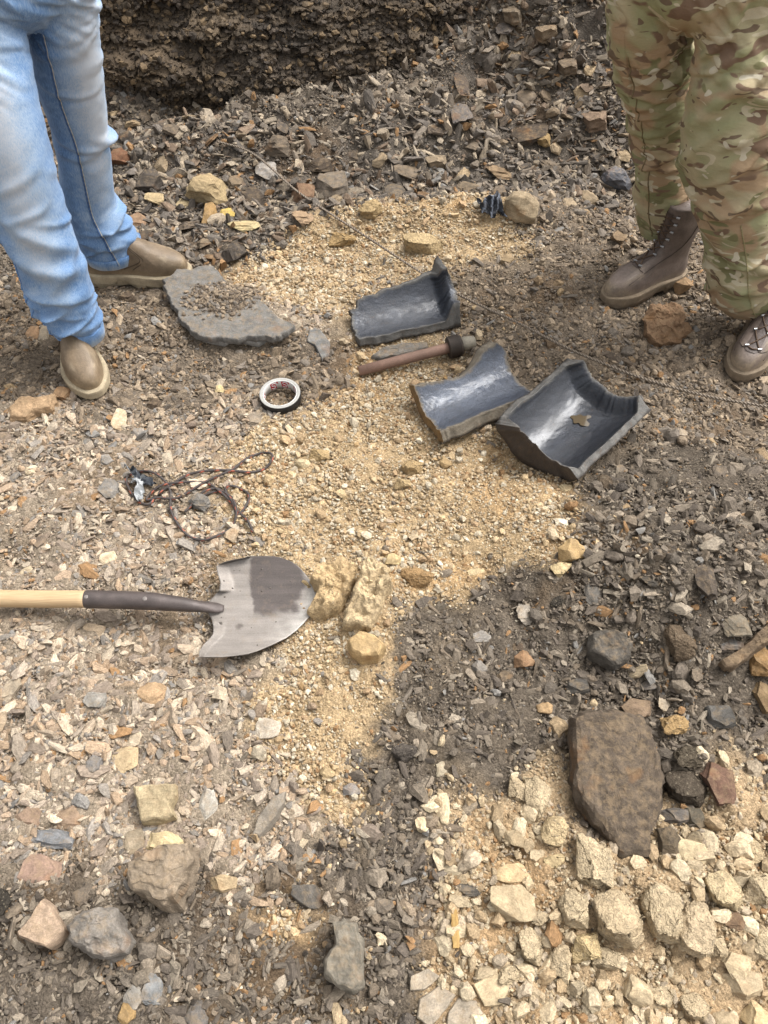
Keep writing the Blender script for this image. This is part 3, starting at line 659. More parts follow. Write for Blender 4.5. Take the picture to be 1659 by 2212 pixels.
# blade: rows across it, each from the shoulder to the mouth
rowsL = [(1203,(535,0)),(1212,(488,0)),(1222,(467,0)),(1240,(470,0)),(1258,(476,0)),(1275,(474,0)),(1288,(462,0)),(1300,(450,0)),(1314,(446,0)),(1328,(452,0)),(1340,(458,0)),(1355,(461,0)),(1370,(460,0)),(1382,(450,0)),(1394,(438,0)),(1408,(430,0)),(1418,(430,0))]
yl = [r[0] for r in rowsL]; xl = [r[1][0] for r in rowsL]
yr = [1199,1203,1212,1224,1240,1256,1272,1288,1302,1316,1330,1346,1362,1378,1394,1406,1414,1420]; xr = [575,604,628,646,660,672,681,685,684,680,670,656,640,618,585,556,530,470]
NU, NV = 46, 70
ys = np.linspace(1201, 1419, NV); V = []; bc = []
for yy in ys:
    x0, x1 = np.interp(yy, yl, xl), np.interp(yy, yr, xr)
    if x1 < x0 + 2: x1 = x0 + 2
    for k in range(NU):
        f = k / (NU - 1); xx = x0 + (x1 - x0) * f
        vv = (yy - 1310) / 110; uu = (xx - 455) / 230
        rise = .040 * vv * vv * (.55 + .45 * (1 - uu)) + .016 * max(0, 1 - abs(f) * 7) * (abs(vv) > .30) + .012 * uu * uu + .010 * math.exp(-(vv / .10) ** 2) * max(0, 1 - uu * 2.2)
        p = fl(xx, yy, base_z - .020 + rise); V.append(p)
        c = np.array((150., 142., 134.)); n1 = float(fbm(xx * .05, yy * .05, 0, 3, 4)); n2 = float(fbm(xx * .02, yy * .09, 0, 6, 3))
        wet = float(ss(538 + 9 * n1 + (yy - 1200) * .06, 543 + 9 * n1 + (yy - 1200) * .06, xx)) * float(ss(1332 + 14 * n1 - 0 * xx, 1318 + 14 * n1, yy)) * float(ss(676 + 20 * n1 - abs(yy - 1262) * .45, 655 + 20 * n1 - abs(yy - 1262) * .45, xx))
        tip = float(ss(600, 690, xx + (yy - 1300) * .5 + 40 * n1))
        c = c * (1 - .6 * tip) + np.array((204., 200., 192.)) * .6 * tip
        blot = float(ss(.0, .25, .5 - math.hypot((xx - 520 - 10 * n1) / 22, (yy - 1357 - 12 * n1) / 22)))
        c = c * (1 - wet * .95) + np.array((92., 84., 80.)) * wet * .95; c = c * (1 - blot * .7) + np.array((96., 88., 82.)) * blot * .7
        bc.append(c * (1 + .10 * n2))
V = np.array(V) - sh_o; F = [tuple(f) for f in grid_faces(NV, NU)]
# give the sheet its thickness
V2 = V - np.array([0, 0, .003]); F2 = [tuple(i + len(V) for i in f[::-1]) for f in F]
idx = np.arange(NV * NU).reshape(NV, NU); loop = list(idx[:, 0]) + list(idx[-1, 1:]) + list(idx[-2::-1, -1]) + list(idx[0, -2:0:-1]); n = len(V)
F3 = [(loop[i], loop[(i + 1) % len(loop)], loop[(i + 1) % len(loop)] + n, loop[i] + n) for i in range(len(loop))]
me = mesh_np('blade', np.vstack([V, V2]), F + F2 + F3); bc = np.array(bc); set_col(me, alb(np.vstack([bc, bc * .7])))
b = NB('worn_steel'); c = b.attr('col').outputs['Color']; sc1 = b.noise(b.coord('Object', (9, 150, 150)), 1, 5, .7); sc2 = b.noise(b.coord('Object'), 45, 5, .7); sc3 = b.noise(b.coord('Object'), 380, 3, .7)
x = b.mix(.5, c, b.ramp(sc1.outputs['Fac'], .3, .7, *g3(.72, 1.25)), 'MULTIPLY'); x = b.mix(.5, x, b.ramp(sc3.outputs['Fac'], .3, .7, *g3(.7, 1.3)), 'MULTIPLY')
x = b.mix(b.math('MULTIPLY', b.ramp(sc2.outputs['Fac'], .55, .72), .30), x, c4((150, 132, 110)))
b.set(Base_Color=x, Roughness=b.math('ADD', .38, b.math('MULTIPLY', sc1.outputs['Fac'], .3)), Metallic=.2); b.l(b.bump(sc3.outputs['Fac'], .3, .001, b.bump(sc1.outputs['Fac'], .2, .001)), b.p.inputs['Normal']); M_BLADE = b.m; blade = obj('blade', me, M_BLADE, sh)
# crumbs of earth stuck on the blade
parts = []
rg = random.Random(4)
for k in range(26):
    xx, yy = rg.uniform(470, 676), rg.uniform(1212, 1405)
    if not (np.interp(yy, yl, xl) + 6 < xx < np.interp(yy, yr, xr) - 6): continue
    j = int(np.argmin(np.abs(ys - yy))); x0, x1 = np.interp(ys[j], yl, xl), np.interp(ys[j], yr, xr); kk = int(round((xx - x0) / (x1 - x0) * (NU - 1)))
    p = V[j * NU + kk]; r = rg.uniform(.0010, .0026) * (1 if rg.random() < .93 else 1.8)
    bm = bmesh.new(); bmesh.ops.create_icosphere(bm, subdivisions=1, radius=r); parts.append((np.array([v.co[:] for v in bm.verts]) * [1.2, 1, .7] + p, [tuple(v.index for v in f.verts) for f in bm.faces])); bm.free()
vv, ff = merge(parts); me = mesh_np('earth_crumbs', vv, ff); set_col(me, np.tile(alb((96, 88, 80)), (len(vv), 1))); tag(obj('earth_crumbs', me, M_PLAIN, blade), kind='stuff')
# socket and handle
def zs(px): return base_z + float(np.interp(px, [-300, 0, 180, 330, 420, 455, 480], [.030, .024, .022, .020, .012, -.004, -.014]))
axp = [(-420, 1286), (-200, 1290), (0, 1293), (90, 1294), (180, 1294), (260, 1296), (330, 1299), (390, 1305), (430, 1310), (456, 1312), (482, 1314)]
def axis_pts(x0, x1, n):
    xs = np.linspace(x0, x1, n); yy = np.interp(xs, [p[0] for p in axp], [p[1] for p in axp]); return np.array([fl(x, y, zs(x)) for x, y in zip(xs, yy)]) - sh_o
P = axis_pts(-760, 196, 40); Vv, Ff = tube(P, .0200, 24)
b = NB('ash_wood'); co = b.coord('Object', (3, 60, 60)); n1 = b.noise(co, 4, 5, .6, 1.2); n2 = b.noise(b.coord('Object'), 16, 4, .6)
x = b.mix(b.ramp(n1.outputs['Fac'], .35, .65), c4((212, 184, 144)), c4((192, 160, 120))); x = b.mix(b.ramp(n2.outputs['Fac'], .62, .75), x, c4((150, 122, 92)))
b.set(Base_Color=x, Roughness=.55); b.l(b.bump(n1.outputs['Fac'], .2, .001), b.p.inputs['Normal']); M_WOOD = b.m
obj('handle', mesh_np('handle', Vv, Ff), M_WOOD, sh)
P = axis_pts(172, 484, 60); xs = np.linspace(172, 484, 60)
rr = np.interp(xs, [172, 176, 190, 330, 400, 440, 465, 484], [.012, .018, .0212, .0205, .0165, .0125, .010, .004])
T, A, B = frames(P); th = np.arange(24) / 24 * 6.2832
fl_ = np.interp(xs, [172, 400, 450, 484], [1, 1, .8, .5]); wd = np.interp(xs, [172, 430, 460, 484], [1, 1, 1.25, 1.9])
Vv = (P[:, None] + (rr * wd)[:, None, None] * np.cos(th)[None, :, None] * A[:, None] + (rr * fl_)[:, None, None] * np.sin(th)[None, :, None] * B[:, None]).reshape(-1, 3)
Ff = [tuple(f) for f in grid_faces(60, 24, True)] + [tuple(range(23, -1, -1)), tuple(range(59 * 24, 60 * 24))]
me = mesh_np('socket', Vv, Ff); set_col(me, np.tile(alb((92, 82, 78)), (len(Vv), 1)) * (1 + .35 * fbm(Vv[:, 0] * 40, Vv[:, 1] * 60, Vv[:, 2] * 60, 4, 4))[:, None]); sock = obj('socket', me, mat_vc('socket_steel', .5, .3, .4, 350, .25, .5), sh)
for xx in (193, 318):
    p = axis_pts(xx, xx + 2, 2)[0] + np.array([0, -.004, .0185]); bm = bmesh.new(); bmesh.ops.create_uvsphere(bm, u_segments=14, v_segments=8, radius=.0062)
    for v in bm.verts: v.co.z *= .5
    me = bpy.data.meshes.new('rivet'); bm.to_mesh(me); bm.free(); set_col(me, np.tile(alb((130, 122, 116)), (len(me.vertices), 1))); obj('rivet', me, M_PLAIN, sock, p)
for q in ((500, 1260, .1), (600, 1290, .11), (520, 1360, .1), (590, 1350, .08), (400, 1305, .05), (300, 1300, .05), (200, 1297, .05), (100, 1296, .05), (20, 1295, .05), (560, 1230, .08)): keep(*q)

# ------------------------------------------------------------------ wire rope stretched over the site
def at_up(px, py, h): p = at(px, py); return at(px, py) + (C0 - p) / np.linalg.norm(C0 - p) * 0 + np.array([0, 0, h])
wp_ = [(470,318),(556,358),(650,436),(740,496),(850,568),(990,658),(1090,708),(1200,768),(1300,812),(1400,850),(1520,880),(1659,908),(1800,935)]
P = crom([at(*q) + np.array([0, 0, (.030 if k < 6 else .042) + .008 * (k % 2)]) for k, q in enumerate(wp_)], 420)
P[:, 2] = np.convolve(np.pad(P[:, 2], 20, 'edge'), np.ones(41) / 41, 'valid')
T, A, B = frames(P); sL = np.r_[0, np.cumsum(np.linalg.norm(np.diff(P, axis=0), axis=1))]
wr = empty('wire_rope', P[200], 'thin twisted steel wire running across the ground past the casing fragments', 'wire')
Pn = np.stack([np.interp(np.linspace(0, sL[-1], 1500), sL, P[:, k]) for k in range(3)], 1); T, A, B = frames(Pn); sN = np.linspace(0, sL[-1], 1500)
M_WIRE = mat_vc('wire_steel', .5, .4, .35, 300, .2, .5)
for ph in (0, math.pi):
    an = sN / .022 * 6.2832 + ph; Q = Pn + .0021 * (np.cos(an)[:, None] * A + np.sin(an)[:, None] * B)
    Vv, Ff = tube(Q, .0025, 6); me = mesh_np('strand', Vv - P[200], Ff); set_col(me, np.tile(alb((140, 126, 110)), (len(Vv), 1))); obj('strand', me, M_WIRE, wr)

# ------------------------------------------------------------------ cord with orange flecks, and the torn plastic in it
def cr6(p): return (p[0] * .463, p[1] * .463 + 932.6)
rp = [(1182,478),(1160,430),(1120,385),(1065,322),(1010,277),(960,246),(860,246),(760,264),(700,300),(690,330),(742,322),(820,318),(890,288),(960,250),(1020,212),(1090,186),(1150,142),(1205,111),(1258,110),(1274,138),(1240,176),(1180,200),(1110,198),(1040,186),(960,195),(880,216),(800,256),(742,300),(700,352),(645,328),(606,275),(598,228),(640,194),(712,200),(772,242),(799,292),(800,370),(832,440),(882,492),(950,516),(1022,497),(1082,452),(1106,392),(1092,332),(1052,290),(1005,277),(950,296),(902,340),(868,384),(905,350),(960,300),(1040,290),(1085,335),(1112,392),(1155,350),(1164,308),(1130,276),(1080,264),(1056,284),(1075,330),(1102,372)]
Rp = []
for k, q in enumerate(rp): Rp.append(at(*cr6(q)) + np.array([0, 0, .010 + .004 * math.sin(k * 2.1)]))
P = crom(Rp, 1100); rope_c = P[300].copy()
Vv, Ff = tube(P, .0035, 8); k = np.repeat(np.arange(1100), 8); j = np.tile(np.arange(8), 1100)
fleck = (((k // 2 + j) % 9) < 2) & ((j % 4) < 2); brd = ((k + j) % 2) * .12
cc = np.where(fleck[:, None], alb((196, 108, 80)), alb((78, 70, 66)) * (1 - brd[:, None]))
me = mesh_np('cord', Vv - rope_c, Ff); set_col(me, cc); o = obj('cord', me, mat_vc('cord_nylon', .75, 0, .25, 500, .3), None, rope_c)
tag(o, 'dark cord with orange flecks lying in loose loops on the stones', 'cord')
b = NB('grey_plastic'); c = b.attr('col').outputs['Color']; b.set(Base_Color=c, Roughness=.32); n1 = b.noise(b.coord('Object'), 120, 4, .6); b.l(b.bump(n1.outputs['Fac'], .5, .004), b.p.inputs['Normal']); M_PLASTIC = b.m
def crumple(name, poly, colf, seed, h, label, cat, N=26, lift=.006):
    G = np.array([at(*p) for p in poly]); c = G.mean(0); V = []
    for i in range(N):
        for j in range(N):
            uu, v_ = i / (N - 1), j / (N - 1)
            p = (G[0] * (1 - uu) + G[1] * uu) * (1 - v_) + (G[3] * (1 - uu) + G[2] * uu) * v_; V.append(p)
    V = np.array(V); x, y = V[:, 0], V[:, 1]
    n = np.abs(fbm(x * 35, y * 35, 0, seed, 3)) ; V[:, 2] += lift + h * (1.6 * n + .5 * fbm(x * 14, y * 14, 0, seed + 1, 2)); V[:, 0] += .02 * fbm(x * 30, y * 30, 1, seed + 2, 3); V[:, 1] += .02 * fbm(x * 30, y * 30, 2, seed + 3, 3)
    F = [tuple(f) for f in grid_faces(N, N)]; V2 = V - [0, 0, .0015]; F = F + [tuple(i + N * N for i in f[::-1]) for f in F]
    me = mesh_np(name, np.vstack([V, V2]) - c, F, False); t = np.tile(np.array([colf(i / (N - 1), j / (N - 1)) for i in range(N) for j in range(N)], float), (2, 1)); set_col(me, alb(t))
    return tag(obj(name, me, M_PLASTIC, None, c), label, cat)
crumple('plastic_wrapper', [cr6(q) for q in [(600,205),(700,210),(738,262),(625,262)]], lambda a, b_: (66, 70, 76) if (a + .25 * math.sin(b_ * 20)) > .3 else (150, 154, 158), 3, .030, 'crumpled black plastic wrapper caught in the coil of cord', 'plastic', lift=.014)
crumple('plastic_strip', [cr6(q) for q in [(625,240),(668,246),(676,330),(640,335)]], lambda a, b_: (176, 178, 178), 7, .022, 'short pale grey plastic strip inside the loop of cord', 'plastic', lift=.016)
crumple('plastic_scrap', [(1026,448),(1072,444),(1092,480),(1040,484)], lambda a, b_: (44, 46, 52) if (a * 3 + b_) % 1 < .75 else (150, 156, 168), 11, .028, 'torn black plastic scrap standing in the sand at the foot of the far slope', 'plastic', lift=.02)
keep(310, 1045, .05); keep(1055, 468, .05)

# ------------------------------------------------------------------ people
def wrapd(a): return (a + math.pi) % (2 * math.pi) - math.pi
def interp_path(rows, Yf, n, kr=1.0):
    """rows: (px, py, half width px) with a distance Y for each -> centres and radii in metres"""
    P = []
    for (px, py, hw), Yv in zip(rows, Yf):
        p = aty(px, py, Yv); P.append([*p, hw * depth(p) / FPX * kr])
    Q = crom(P, n); return Q[:, :3], Q[:, 3]
def folds(n, seed, L, reg, amp, lu, lv, tilt=.5):
    n = int(n * 1.6); amp *= 1.2; lv *= .62; rg = random.Random(seed); out = []
    for _ in range(n):
        a, b = rg.choice(reg); out.append((rg.uniform(a, b), rg.uniform(-math.pi, math.pi), rg.uniform(-tilt, tilt), amp * rg.uniform(.5, 1.2), lu * rg.uniform(.6, 1.5), lv * rg.uniform(.7, 1.4)))
    return out
def fold_field(s, th, r, L, fl):
    d = np.zeros_like(s)
    for s0, t0, tl, am, lu, lv in fl:
        b = wrapd(th - t0) * r; a = (s - s0) * L
        b = b + .25 * a * 0
        uu = b * math.cos(tl) + a * math.sin(tl); v_ = -b * math.sin(tl) + a * math.cos(tl) + .9 * uu * uu / .25 * .3
        d += am * np.exp(-(uu / lu) ** 2) * (np.exp(-(v_ / lv) ** 2) - .55 * np.exp(-((v_ - 1.9 * lv) / (1.2 * lv)) ** 2))
    return d
def leg_tube(P, r, extra, seed, amps, squash=.94, seg=96, hem=None):
    """rings of cloth around the leg's axis; theta 0 points to +x, -90 deg to the photographer"""
    n = len(P); T = np.gradient(P, axis=0); T /= np.linalg.norm(T, axis=1)[:, None]
    A = np.array([1., 0, 0]) - T * T[:, [0]]; A /= np.linalg.norm(A, axis=1)[:, None]; B = np.cross(A, T); B *= np.sign(B[:, [1]])
    th = np.arange(seg) / seg * 2 * math.pi - math.pi; s = np.linspace(0, 1, n); L = np.linalg.norm(np.diff(P, axis=0), axis=1).sum()
    SS, TT = np.meshgrid(s, th, indexing='ij'); RR = np.repeat(r[:, None], seg, 1)
    cx, cy = np.cos(TT), np.sin(TT)
    d = fold_field(SS, TT, RR, L, extra)
    am = np.interp(SS, [a for a, b in amps], [b for a, b in amps])
    n1 = fbm(cx * 1.3, cy * 1.3 + SS * 2.2, SS * L * 14 + .8 * TT * 0 + 1.1 * cx, seed, 3)
    d += am * (1 - 2.2 * np.abs(n1)) * .8 + am * .5 * fbm(cx * 2, cy * 2, SS * L * 26 + cy * 1.2, seed + 5, 3)
    rad = RR + d
    V = P[:, None] + (rad * cx)[..., None] * A[:, None] + (rad * squash * cy)[..., None] * B[:, None]
    if hem is not None:
        k = ss(.86, 1, SS)[..., None]; V = V + k * (hem(TT)[..., None] * T[:, None])
    return V, (SS, TT, d), (P, A, B, L)
def trousers(name, legs, hips, voxel, parent):
    parts = []
    for V in legs:
        n, k = V.shape[:2]; F = [tuple(f) for f in grid_faces(n, k, True)] + [tuple(range(k - 1, -1, -1)), tuple(range((n - 1) * k, n * k))]
        parts.append((V.reshape(-1, 3), F))
    parts.append(hips); V, F = merge(parts)
    off = np.array(parent.location); me = mesh_np(name, V - off, F); bm = bmesh.new(); bm.from_mesh(me); bmesh.ops.recalc_face_normals(bm, faces=bm.faces[:]); bm.to_mesh(me); bm.free()
    o = obj(name, me); md = o.modifiers.new('r', 'REMESH'); md.mode = 'VOXEL'; md.voxel_size = voxel
    ms = o.modifiers.new('s', 'SMOOTH'); ms.factor = .5; ms.iterations = 1
    dg = bpy.context.evaluated_depsgraph_get(); m2 = bpy.data.meshes.new_from_object(o.evaluated_get(dg)); o.modifiers.clear(); o.data = m2; bpy.data.meshes.remove(me)
    N_ = np.empty(len(m2.vertices) * 3, np.float32); m2.vertices.foreach_get('normal', N_); N_ = N_.reshape(-1, 3)
    W = np.empty(len(m2.vertices) * 3, np.float32); m2.vertices.foreach_get('co', W); W = W.reshape(-1, 3) + off
    cx_ = hips[0][:, :2].mean(0); rx_ = np.hypot(W[:, 0] - cx_[0], W[:, 1] - cx_[1]); an = np.arctan2(W[:, 1] - cx_[1], W[:, 0] - cx_[0])
    wv = fbm(np.cos(an) * 1.5, np.sin(an) * 1.5, W[:, 2] * 26 + rx_ * 24 * np.cos(an * 1.0), 77, 2)
    dd_ = .007 * (1 - 3.0 * np.abs(wv)) * ss(.70, .80, W[:, 2]) * (1 - .6 * ss(.92, 1.0, W[:, 2]))
    W = W + N_ * dd_[:, None]; m2.vertices.foreach_set('co', (W - off).astype(np.float32).ravel()); m2.update()
    m2.name = name; m2.polygons.foreach_set('use_smooth', np.ones(len(m2.polygons), bool)); o.parent = parent
    W = np.empty(len(m2.vertices) * 3, np.float32); m2.vertices.foreach_get('co', W); W = W.reshape(-1, 3) + off
    return o, m2, W
def hips_mesh(c_top, c_bot, rx, ry, zt, zb, yaw, n=26, seg=72, rz=()):
    V = []
    for k in range(n):
        f = k / (n - 1); c = np.asarray(c_bot) * (1 - f) + np.asarray(c_top) * f; z = zb + (zt - zb) * f
        g = math.sin(min(1, f * 2.2 + .12) * math.pi / 2)
        wx = rx * g * (1 - .12 * max(0, f - .5)); wy = ry * g
        for j in range(seg):
            t = j / seg * 6.28318; x, y = wx * math.cos(t), wy * math.sin(t); ca, sa = math.cos(yaw), math.sin(yaw)
            V.append((c[0] + x * ca - y * sa, c[1] + x * sa + y * ca, z))
    F = [tuple(f) for f in grid_faces(n, seg, True)] + [tuple(range(seg - 1, -1, -1)), tuple(range((n - 1) * seg, n * seg))]
    return np.array(V), F
def nearest_leg(W, legs):
    """for each vertex: leg number, s, theta"""
    C = np.vstack([l[0] for l in legs]); n = len(legs[0][0]); best = np.full(len(W), 1e9); bi = np.zeros(len(W), int)
    for a in range(0, len(W), 20000):
        d = ((W[a:a+20000, None] - C[None, ::2]) ** 2).sum(2); bi[a:a+20000] = d.argmin(1) * 2
    li = bi // n; k = bi % n; th = np.zeros(len(W))
    for q, (P, A, B, L) in enumerate(legs):
        m = li == q; D = W[m] - P[k[m]]; th[m] = np.arctan2((D * B[k[m]]).sum(1), (D * A[k[m]]).sum(1))
    return li, k / (n - 1), th
def seam(V, SS, theta, name, parent, mat, col, r=.0022, s0=.02, s1=.985, n=220, out=.0012, wob=0.0, dth=None):
    """a raised line of stitching running down the cloth at angle theta"""
    nn, seg = SS.shape; s = np.linspace(s0, s1, n); t = theta + (np.array([dth(x) for x in s]) if dth else 0 * s) ; j = ((t + math.pi) / (2 * math.pi) * seg) % seg; i = s * (nn - 1)
    i0 = np.floor(i).astype(int).clip(0, nn - 2); j0 = np.floor(j).astype(int) % seg; fi = (i - i0)[:, None]; fj = (j - np.floor(j))[:, None]
    Pq = (V[i0, j0] * (1 - fi) + V[i0 + 1, j0] * fi) * (1 - fj) + (V[i0, (j0 + 1) % seg] * (1 - fi) + V[i0 + 1, (j0 + 1) % seg] * fi) * fj
    cen = (V[i0].mean(1) * (1 - fi) + V[i0 + 1].mean(1) * fi); nrm = Pq - cen; nrm /= np.linalg.norm(nrm, axis=1)[:, None]
    Vv, Ff = tube(Pq + nrm * out, r, 6); me = mesh_np(name, Vv - np.array(parent.location), Ff); set_col(me, np.tile(alb(col), (len(Vv), 1)) * (1 + .25 * (np.repeat(np.arange(n), 6) % 4 < 2))[:, None]); return obj(name, me, mat, parent)

# cloth
def mat_denim():
    b = NB('denim'); fade = b.attr('fade').outputs['Fac']; c = b.attr('col').outputs['Color']; co = b.coord('Object')
    st = b.noise(b.coord('Object', (520, 520, 70)), 1, 4, .7); bl = b.noise(co, 12, 4, .6); fn = b.noise(co, 700, 2, .7)
    f = b.math('ADD', fade, b.math('MULTIPLY', b.math('SUBTRACT', st.outputs['Fac'], .5), 1.15)); f = b.math('ADD', f, b.math('MULTIPLY', b.math('SUBTRACT', bl.outputs['Fac'], .5), .5))
    r = b.n('ShaderNodeValToRGB'); e = r.color_ramp.elements; e[0].position = .0; e[0].color = c4((78, 108, 148)); e[1].position = 1; e[1].color = c4((204, 210, 218))
    for p, cc in ((.3, (112, 147, 190)), (.6, (162, 184, 209))):
        q = e.new(p); q.color = c4(cc)
    b.l(f, r.inputs[0]); x = b.mix(1, r.outputs[0], c, 'MULTIPLY')
    b.set(Base_Color=x, Roughness=.9); b.p.inputs['Specular IOR Level'].default_value = .15; b.p.inputs['Sheen Weight'].default_value = .15
    b.l(b.bump(fn.outputs['Fac'], .25, .001, b.bump(st.outputs['Fac'], .15, .0008)), b.p.inputs['Normal']); return b.m
def mat_camo():
    b = NB('camouflage_cloth'); co = b.coord('Object')
    def field(scale, sc3, dist, off=0.0, det=1.2):
        m = b.n('ShaderNodeMapping'); m.inputs['Scale'].default_value = sc3; m.inputs['Location'].default_value = (off, off * 1.7, off * .6); m.inputs['Rotation'].default_value = (0, R_(18), 0); b.l(co, m.inputs[0])
        return b.noise(m.outputs[0], scale, det, .5, dist).outputs['Fac']
    big = field(5.5, (1, 1, 1.3), .9, 3); x = b.mix(b.ramp(big, .42, .58), c4((192, 178, 144)), c4((164, 162, 122)))
    big2 = field(7, (1, 1, 1.3), .9, 11); x = b.mix(b.ramp(big2, .50, .62), x, c4((180, 154, 122)))
    t1 = field(9.5, (.8, .8, 1.8), 1.2, 21, 1.6); x = b.mix(b.ramp(t1, .59, .615), x, c4((138, 134, 96)))
    t2 = field(9.5, (.8, .8, 1.9), 1.5, 37, 1.6); x = b.mix(b.ramp(t2, .60, .63), x, c4((134, 110, 90)))
    t5 = field(19, (.9, .9, 1.8), .8, 71); x = b.mix(b.ramp(t5, .665, .672), x, c4((124, 106, 86)))
    t3 = field(12.5, (.7, .7, 2.0), 1.5, 53, 1.6); x = b.mix(b.ramp(t3, .650, .662), x, c4((206, 194, 165)))
    t4 = field(26, (1, 1, 1.4), .3, 67, 0); x = b.mix(b.ramp(t4, .76, .77), x, c4((214, 204, 180)))
    fn = b.noise(co, 600, 3, .7)
    x = b.mix(.3, x, b.ramp(fn.outputs['Fac'], .3, .7, *g3(.7, 1.25)), 'MULTIPLY')
    b.set(Base_Color=x, Roughness=.85); b.p.inputs['Specular IOR Level'].default_value = .2
    wr_ = b.noise(b.coord('Object', (14, 14, 40)), 1, 4, .6)
    b.l(b.bump(fn.outputs['Fac'], .2, .001, b.bump(wr_.outputs['Fac'], .55, .010)), b.p.inputs['Normal']); return b.m
M_DENIM, M_CAMO = mat_denim(), mat_camo()
M_THREAD = mat_vc('thread', .8, 0, .2, 900, .1)
M_BOOT = mat_vc('boot_leather', .55, 0, .45, 190, .35, .4, 35); M_SOLE = mat_vc('boot_sole', .85, 0, .4, 260, .4, .2, 40); M_HOOK = mat_vc('hook_metal', .3, .8, .1, 200, .05, .5)

PROF = [(0, .70), (.08, .80), (.3, .76), (.45, .80), (.70, 1.0), (.85, .97), (1, .80)]
def outline(xh, xt, W, L, side, n=72, p=.72):
    t = np.arange(n) / n * 2 * math.pi; c, s = np.cos(t), np.sin(t)
    x = (xh + xt) / 2 + (xt - xh) / 2 * np.sign(c) * np.abs(c) ** p; xn = np.clip(x / L, 0, 1)
    y = W * np.interp(xn, [a for a, b in PROF], [b for a, b in PROF]) * np.sign(s) * np.abs(s) ** p * 1.0
    return np.stack([x, y + side * .010 * np.sin(np.pi * xn) - side * .004], 1)
def boot(name, heel, toe, side, upc, solec, mudc, parent, label=None, high=.20, lugs=True, pitch=0.0, mudamt=.5):
    """heel and toe: ground points.  side +1: left foot"""
    heel, toe = np.array(heel), np.array(toe); v = toe - heel; L = float(np.hypot(v[0], v[1])); yaw = math.atan2(v[1], v[0])
    o = bpy.data.objects.new(name, None); COL.objects.link(o); o.parent = parent; o.location = heel - np.array(parent.location); o.rotation_euler = (0, pitch, yaw); o.empty_display_size = .05
    if label: o['label'] = label
    k = L / .31; W = .052 * k
    sl = [(.026,.000,.302,1.0),(.034,-.003,.306,1.03),(.046,-.004,.308,1.02),(.062,-.004,.308,1.01),(.076,-.002,.303,.97),(.086,.001,.293,.92),(.094,.003,.277,.88),(.101,.004,.257,.84),(.109,.005,.234,.82),(.118,.006,.210,.81),(.128,.007,.188,.81),(.140,.008,.165,.82),(.155,.009,.148,.84),(.172,.008,.140,.88),(.190,.006,.136,.92),(.21,.003,.134,.95),(.235,0,.134,.97),(.30,0,.134,.98)]
    sl = [q for q in sl if q[0] <= high + .05]
    n = 72; V = []
    zz = np.linspace(sl[0][0], sl[-1][0], 44); xh = np.interp(zz, [q[0] for q in sl], [q[1] for q in sl]) * k; xt = np.interp(zz, [q[0] for q in sl], [q[2] for q in sl]) * k; wf = np.interp(zz, [q[0] for q in sl], [q[3] for q in sl])
    for a, b_, c, d in zip(zz, xh, xt, wf):
        O = outline(b_, c, W * d, L, side, n, .72 + .22 * float(ss(.08, .15, a))); V.append(np.c_[O, np.full(n, a * k)])
    V = np.array(V); x, y, z = V[..., 0], V[..., 1], V[..., 2]
    cen = V.mean(1, keepdims=True); N = V - cen; N[..., 2] = 0; N /= np.linalg.norm(N, axis=2, keepdims=True) + 1e-9
    cr = .0035 * np.sin((x * .9 + z * .9) / k * 210 + 4 * fbm(x * 20, y * 20, z * 20, 5, 2)) * np.exp(-(((x / k) - .195) / .035) ** 2) * ss(.05, .08, z / k) + .004 * fbm(x * 16, y * 16, z * 16, 9 + int(side), 3) * ss(.06, .12, z / k)
    V = V + N * cr[..., None]; V[..., 2] += .002 * fbm(x * 30, y * 30, z * 9, 3, 3)
    m = len(V); VV = V.reshape(-1, 3); F = [tuple(f) for f in grid_faces(m, n, True)] + [tuple(range(n - 1, -1, -1)), tuple(range((m - 1) * n, m * n))]
    xx, yy, zz2 = VV.T; mud = ss(.075, .030, zz2 / k) * .8 + ss(.22, .31, xx / k) * ss(.1, .06, zz2 / k) * .6; mud = np.clip(mud * mudamt * 2 * (.55 + .9 * fbm(xx * 30, yy * 30, zz2 * 30, 17, 4)), 0, .92)[:, None]
    base = alb(upc) * (1 + .40 * fbm(xx * 18, yy * 18, zz2 * 18, 23, 5, .65))[:, None]; sc_ = (ss(.12, .45, fbm(xx * 30, yy * 30, zz2 * 30, 27, 5, .65)) * .55 * ss(.12, .3, xx / k))[:, None]; base = base * (1 - sc_) + alb((186, 168, 140)) * sc_
    me = mesh_np('upper', VV, F); set_col(me, base * (1 - mud) + alb(mudc) * mud); up = obj('upper', me, M_BOOT, o)
    # sole with lugs
    rings = []; NS_ = 144
    for z_, e, lug in ((-.004, .001, 1), (.012, .0045, 1), (.0155, .0055, 1), (.0165, .0085, 0), (.038, .0095, 0), (.043, .0085, 0), (.046, .001, 0)):
        O = outline(-.006 * k - e, .311 * k + e, W * 1.07 + e, L, side, NS_, .74)
        cc = O.mean(0)
        if lug and lugs:
            nt = (np.arange(NS_) // 3) % 2; D = (cc - O); D /= np.linalg.norm(D, axis=1)[:, None]; O = O + D * (nt * .009)[:, None]
        zz_ = np.full(NS_, z_ * k)
        if z_ < .02:
            xn = O[:, 0] / L; zz_ = zz_ + .013 * k * ss(.27, .31, xn) * (1 - ss(.40, .46, xn)) + .010 * k * ss(.82, 1.03, xn) * (1 - z_ / .033)
        rings.append(np.c_[O, zz_])
    VV = np.vstack(rings); m = len(rings); F = [tuple(f) for f in grid_faces(m, NS_, True)] + [tuple(range(NS_ - 1, -1, -1)), tuple(range((m - 1) * NS_, m * NS_))]
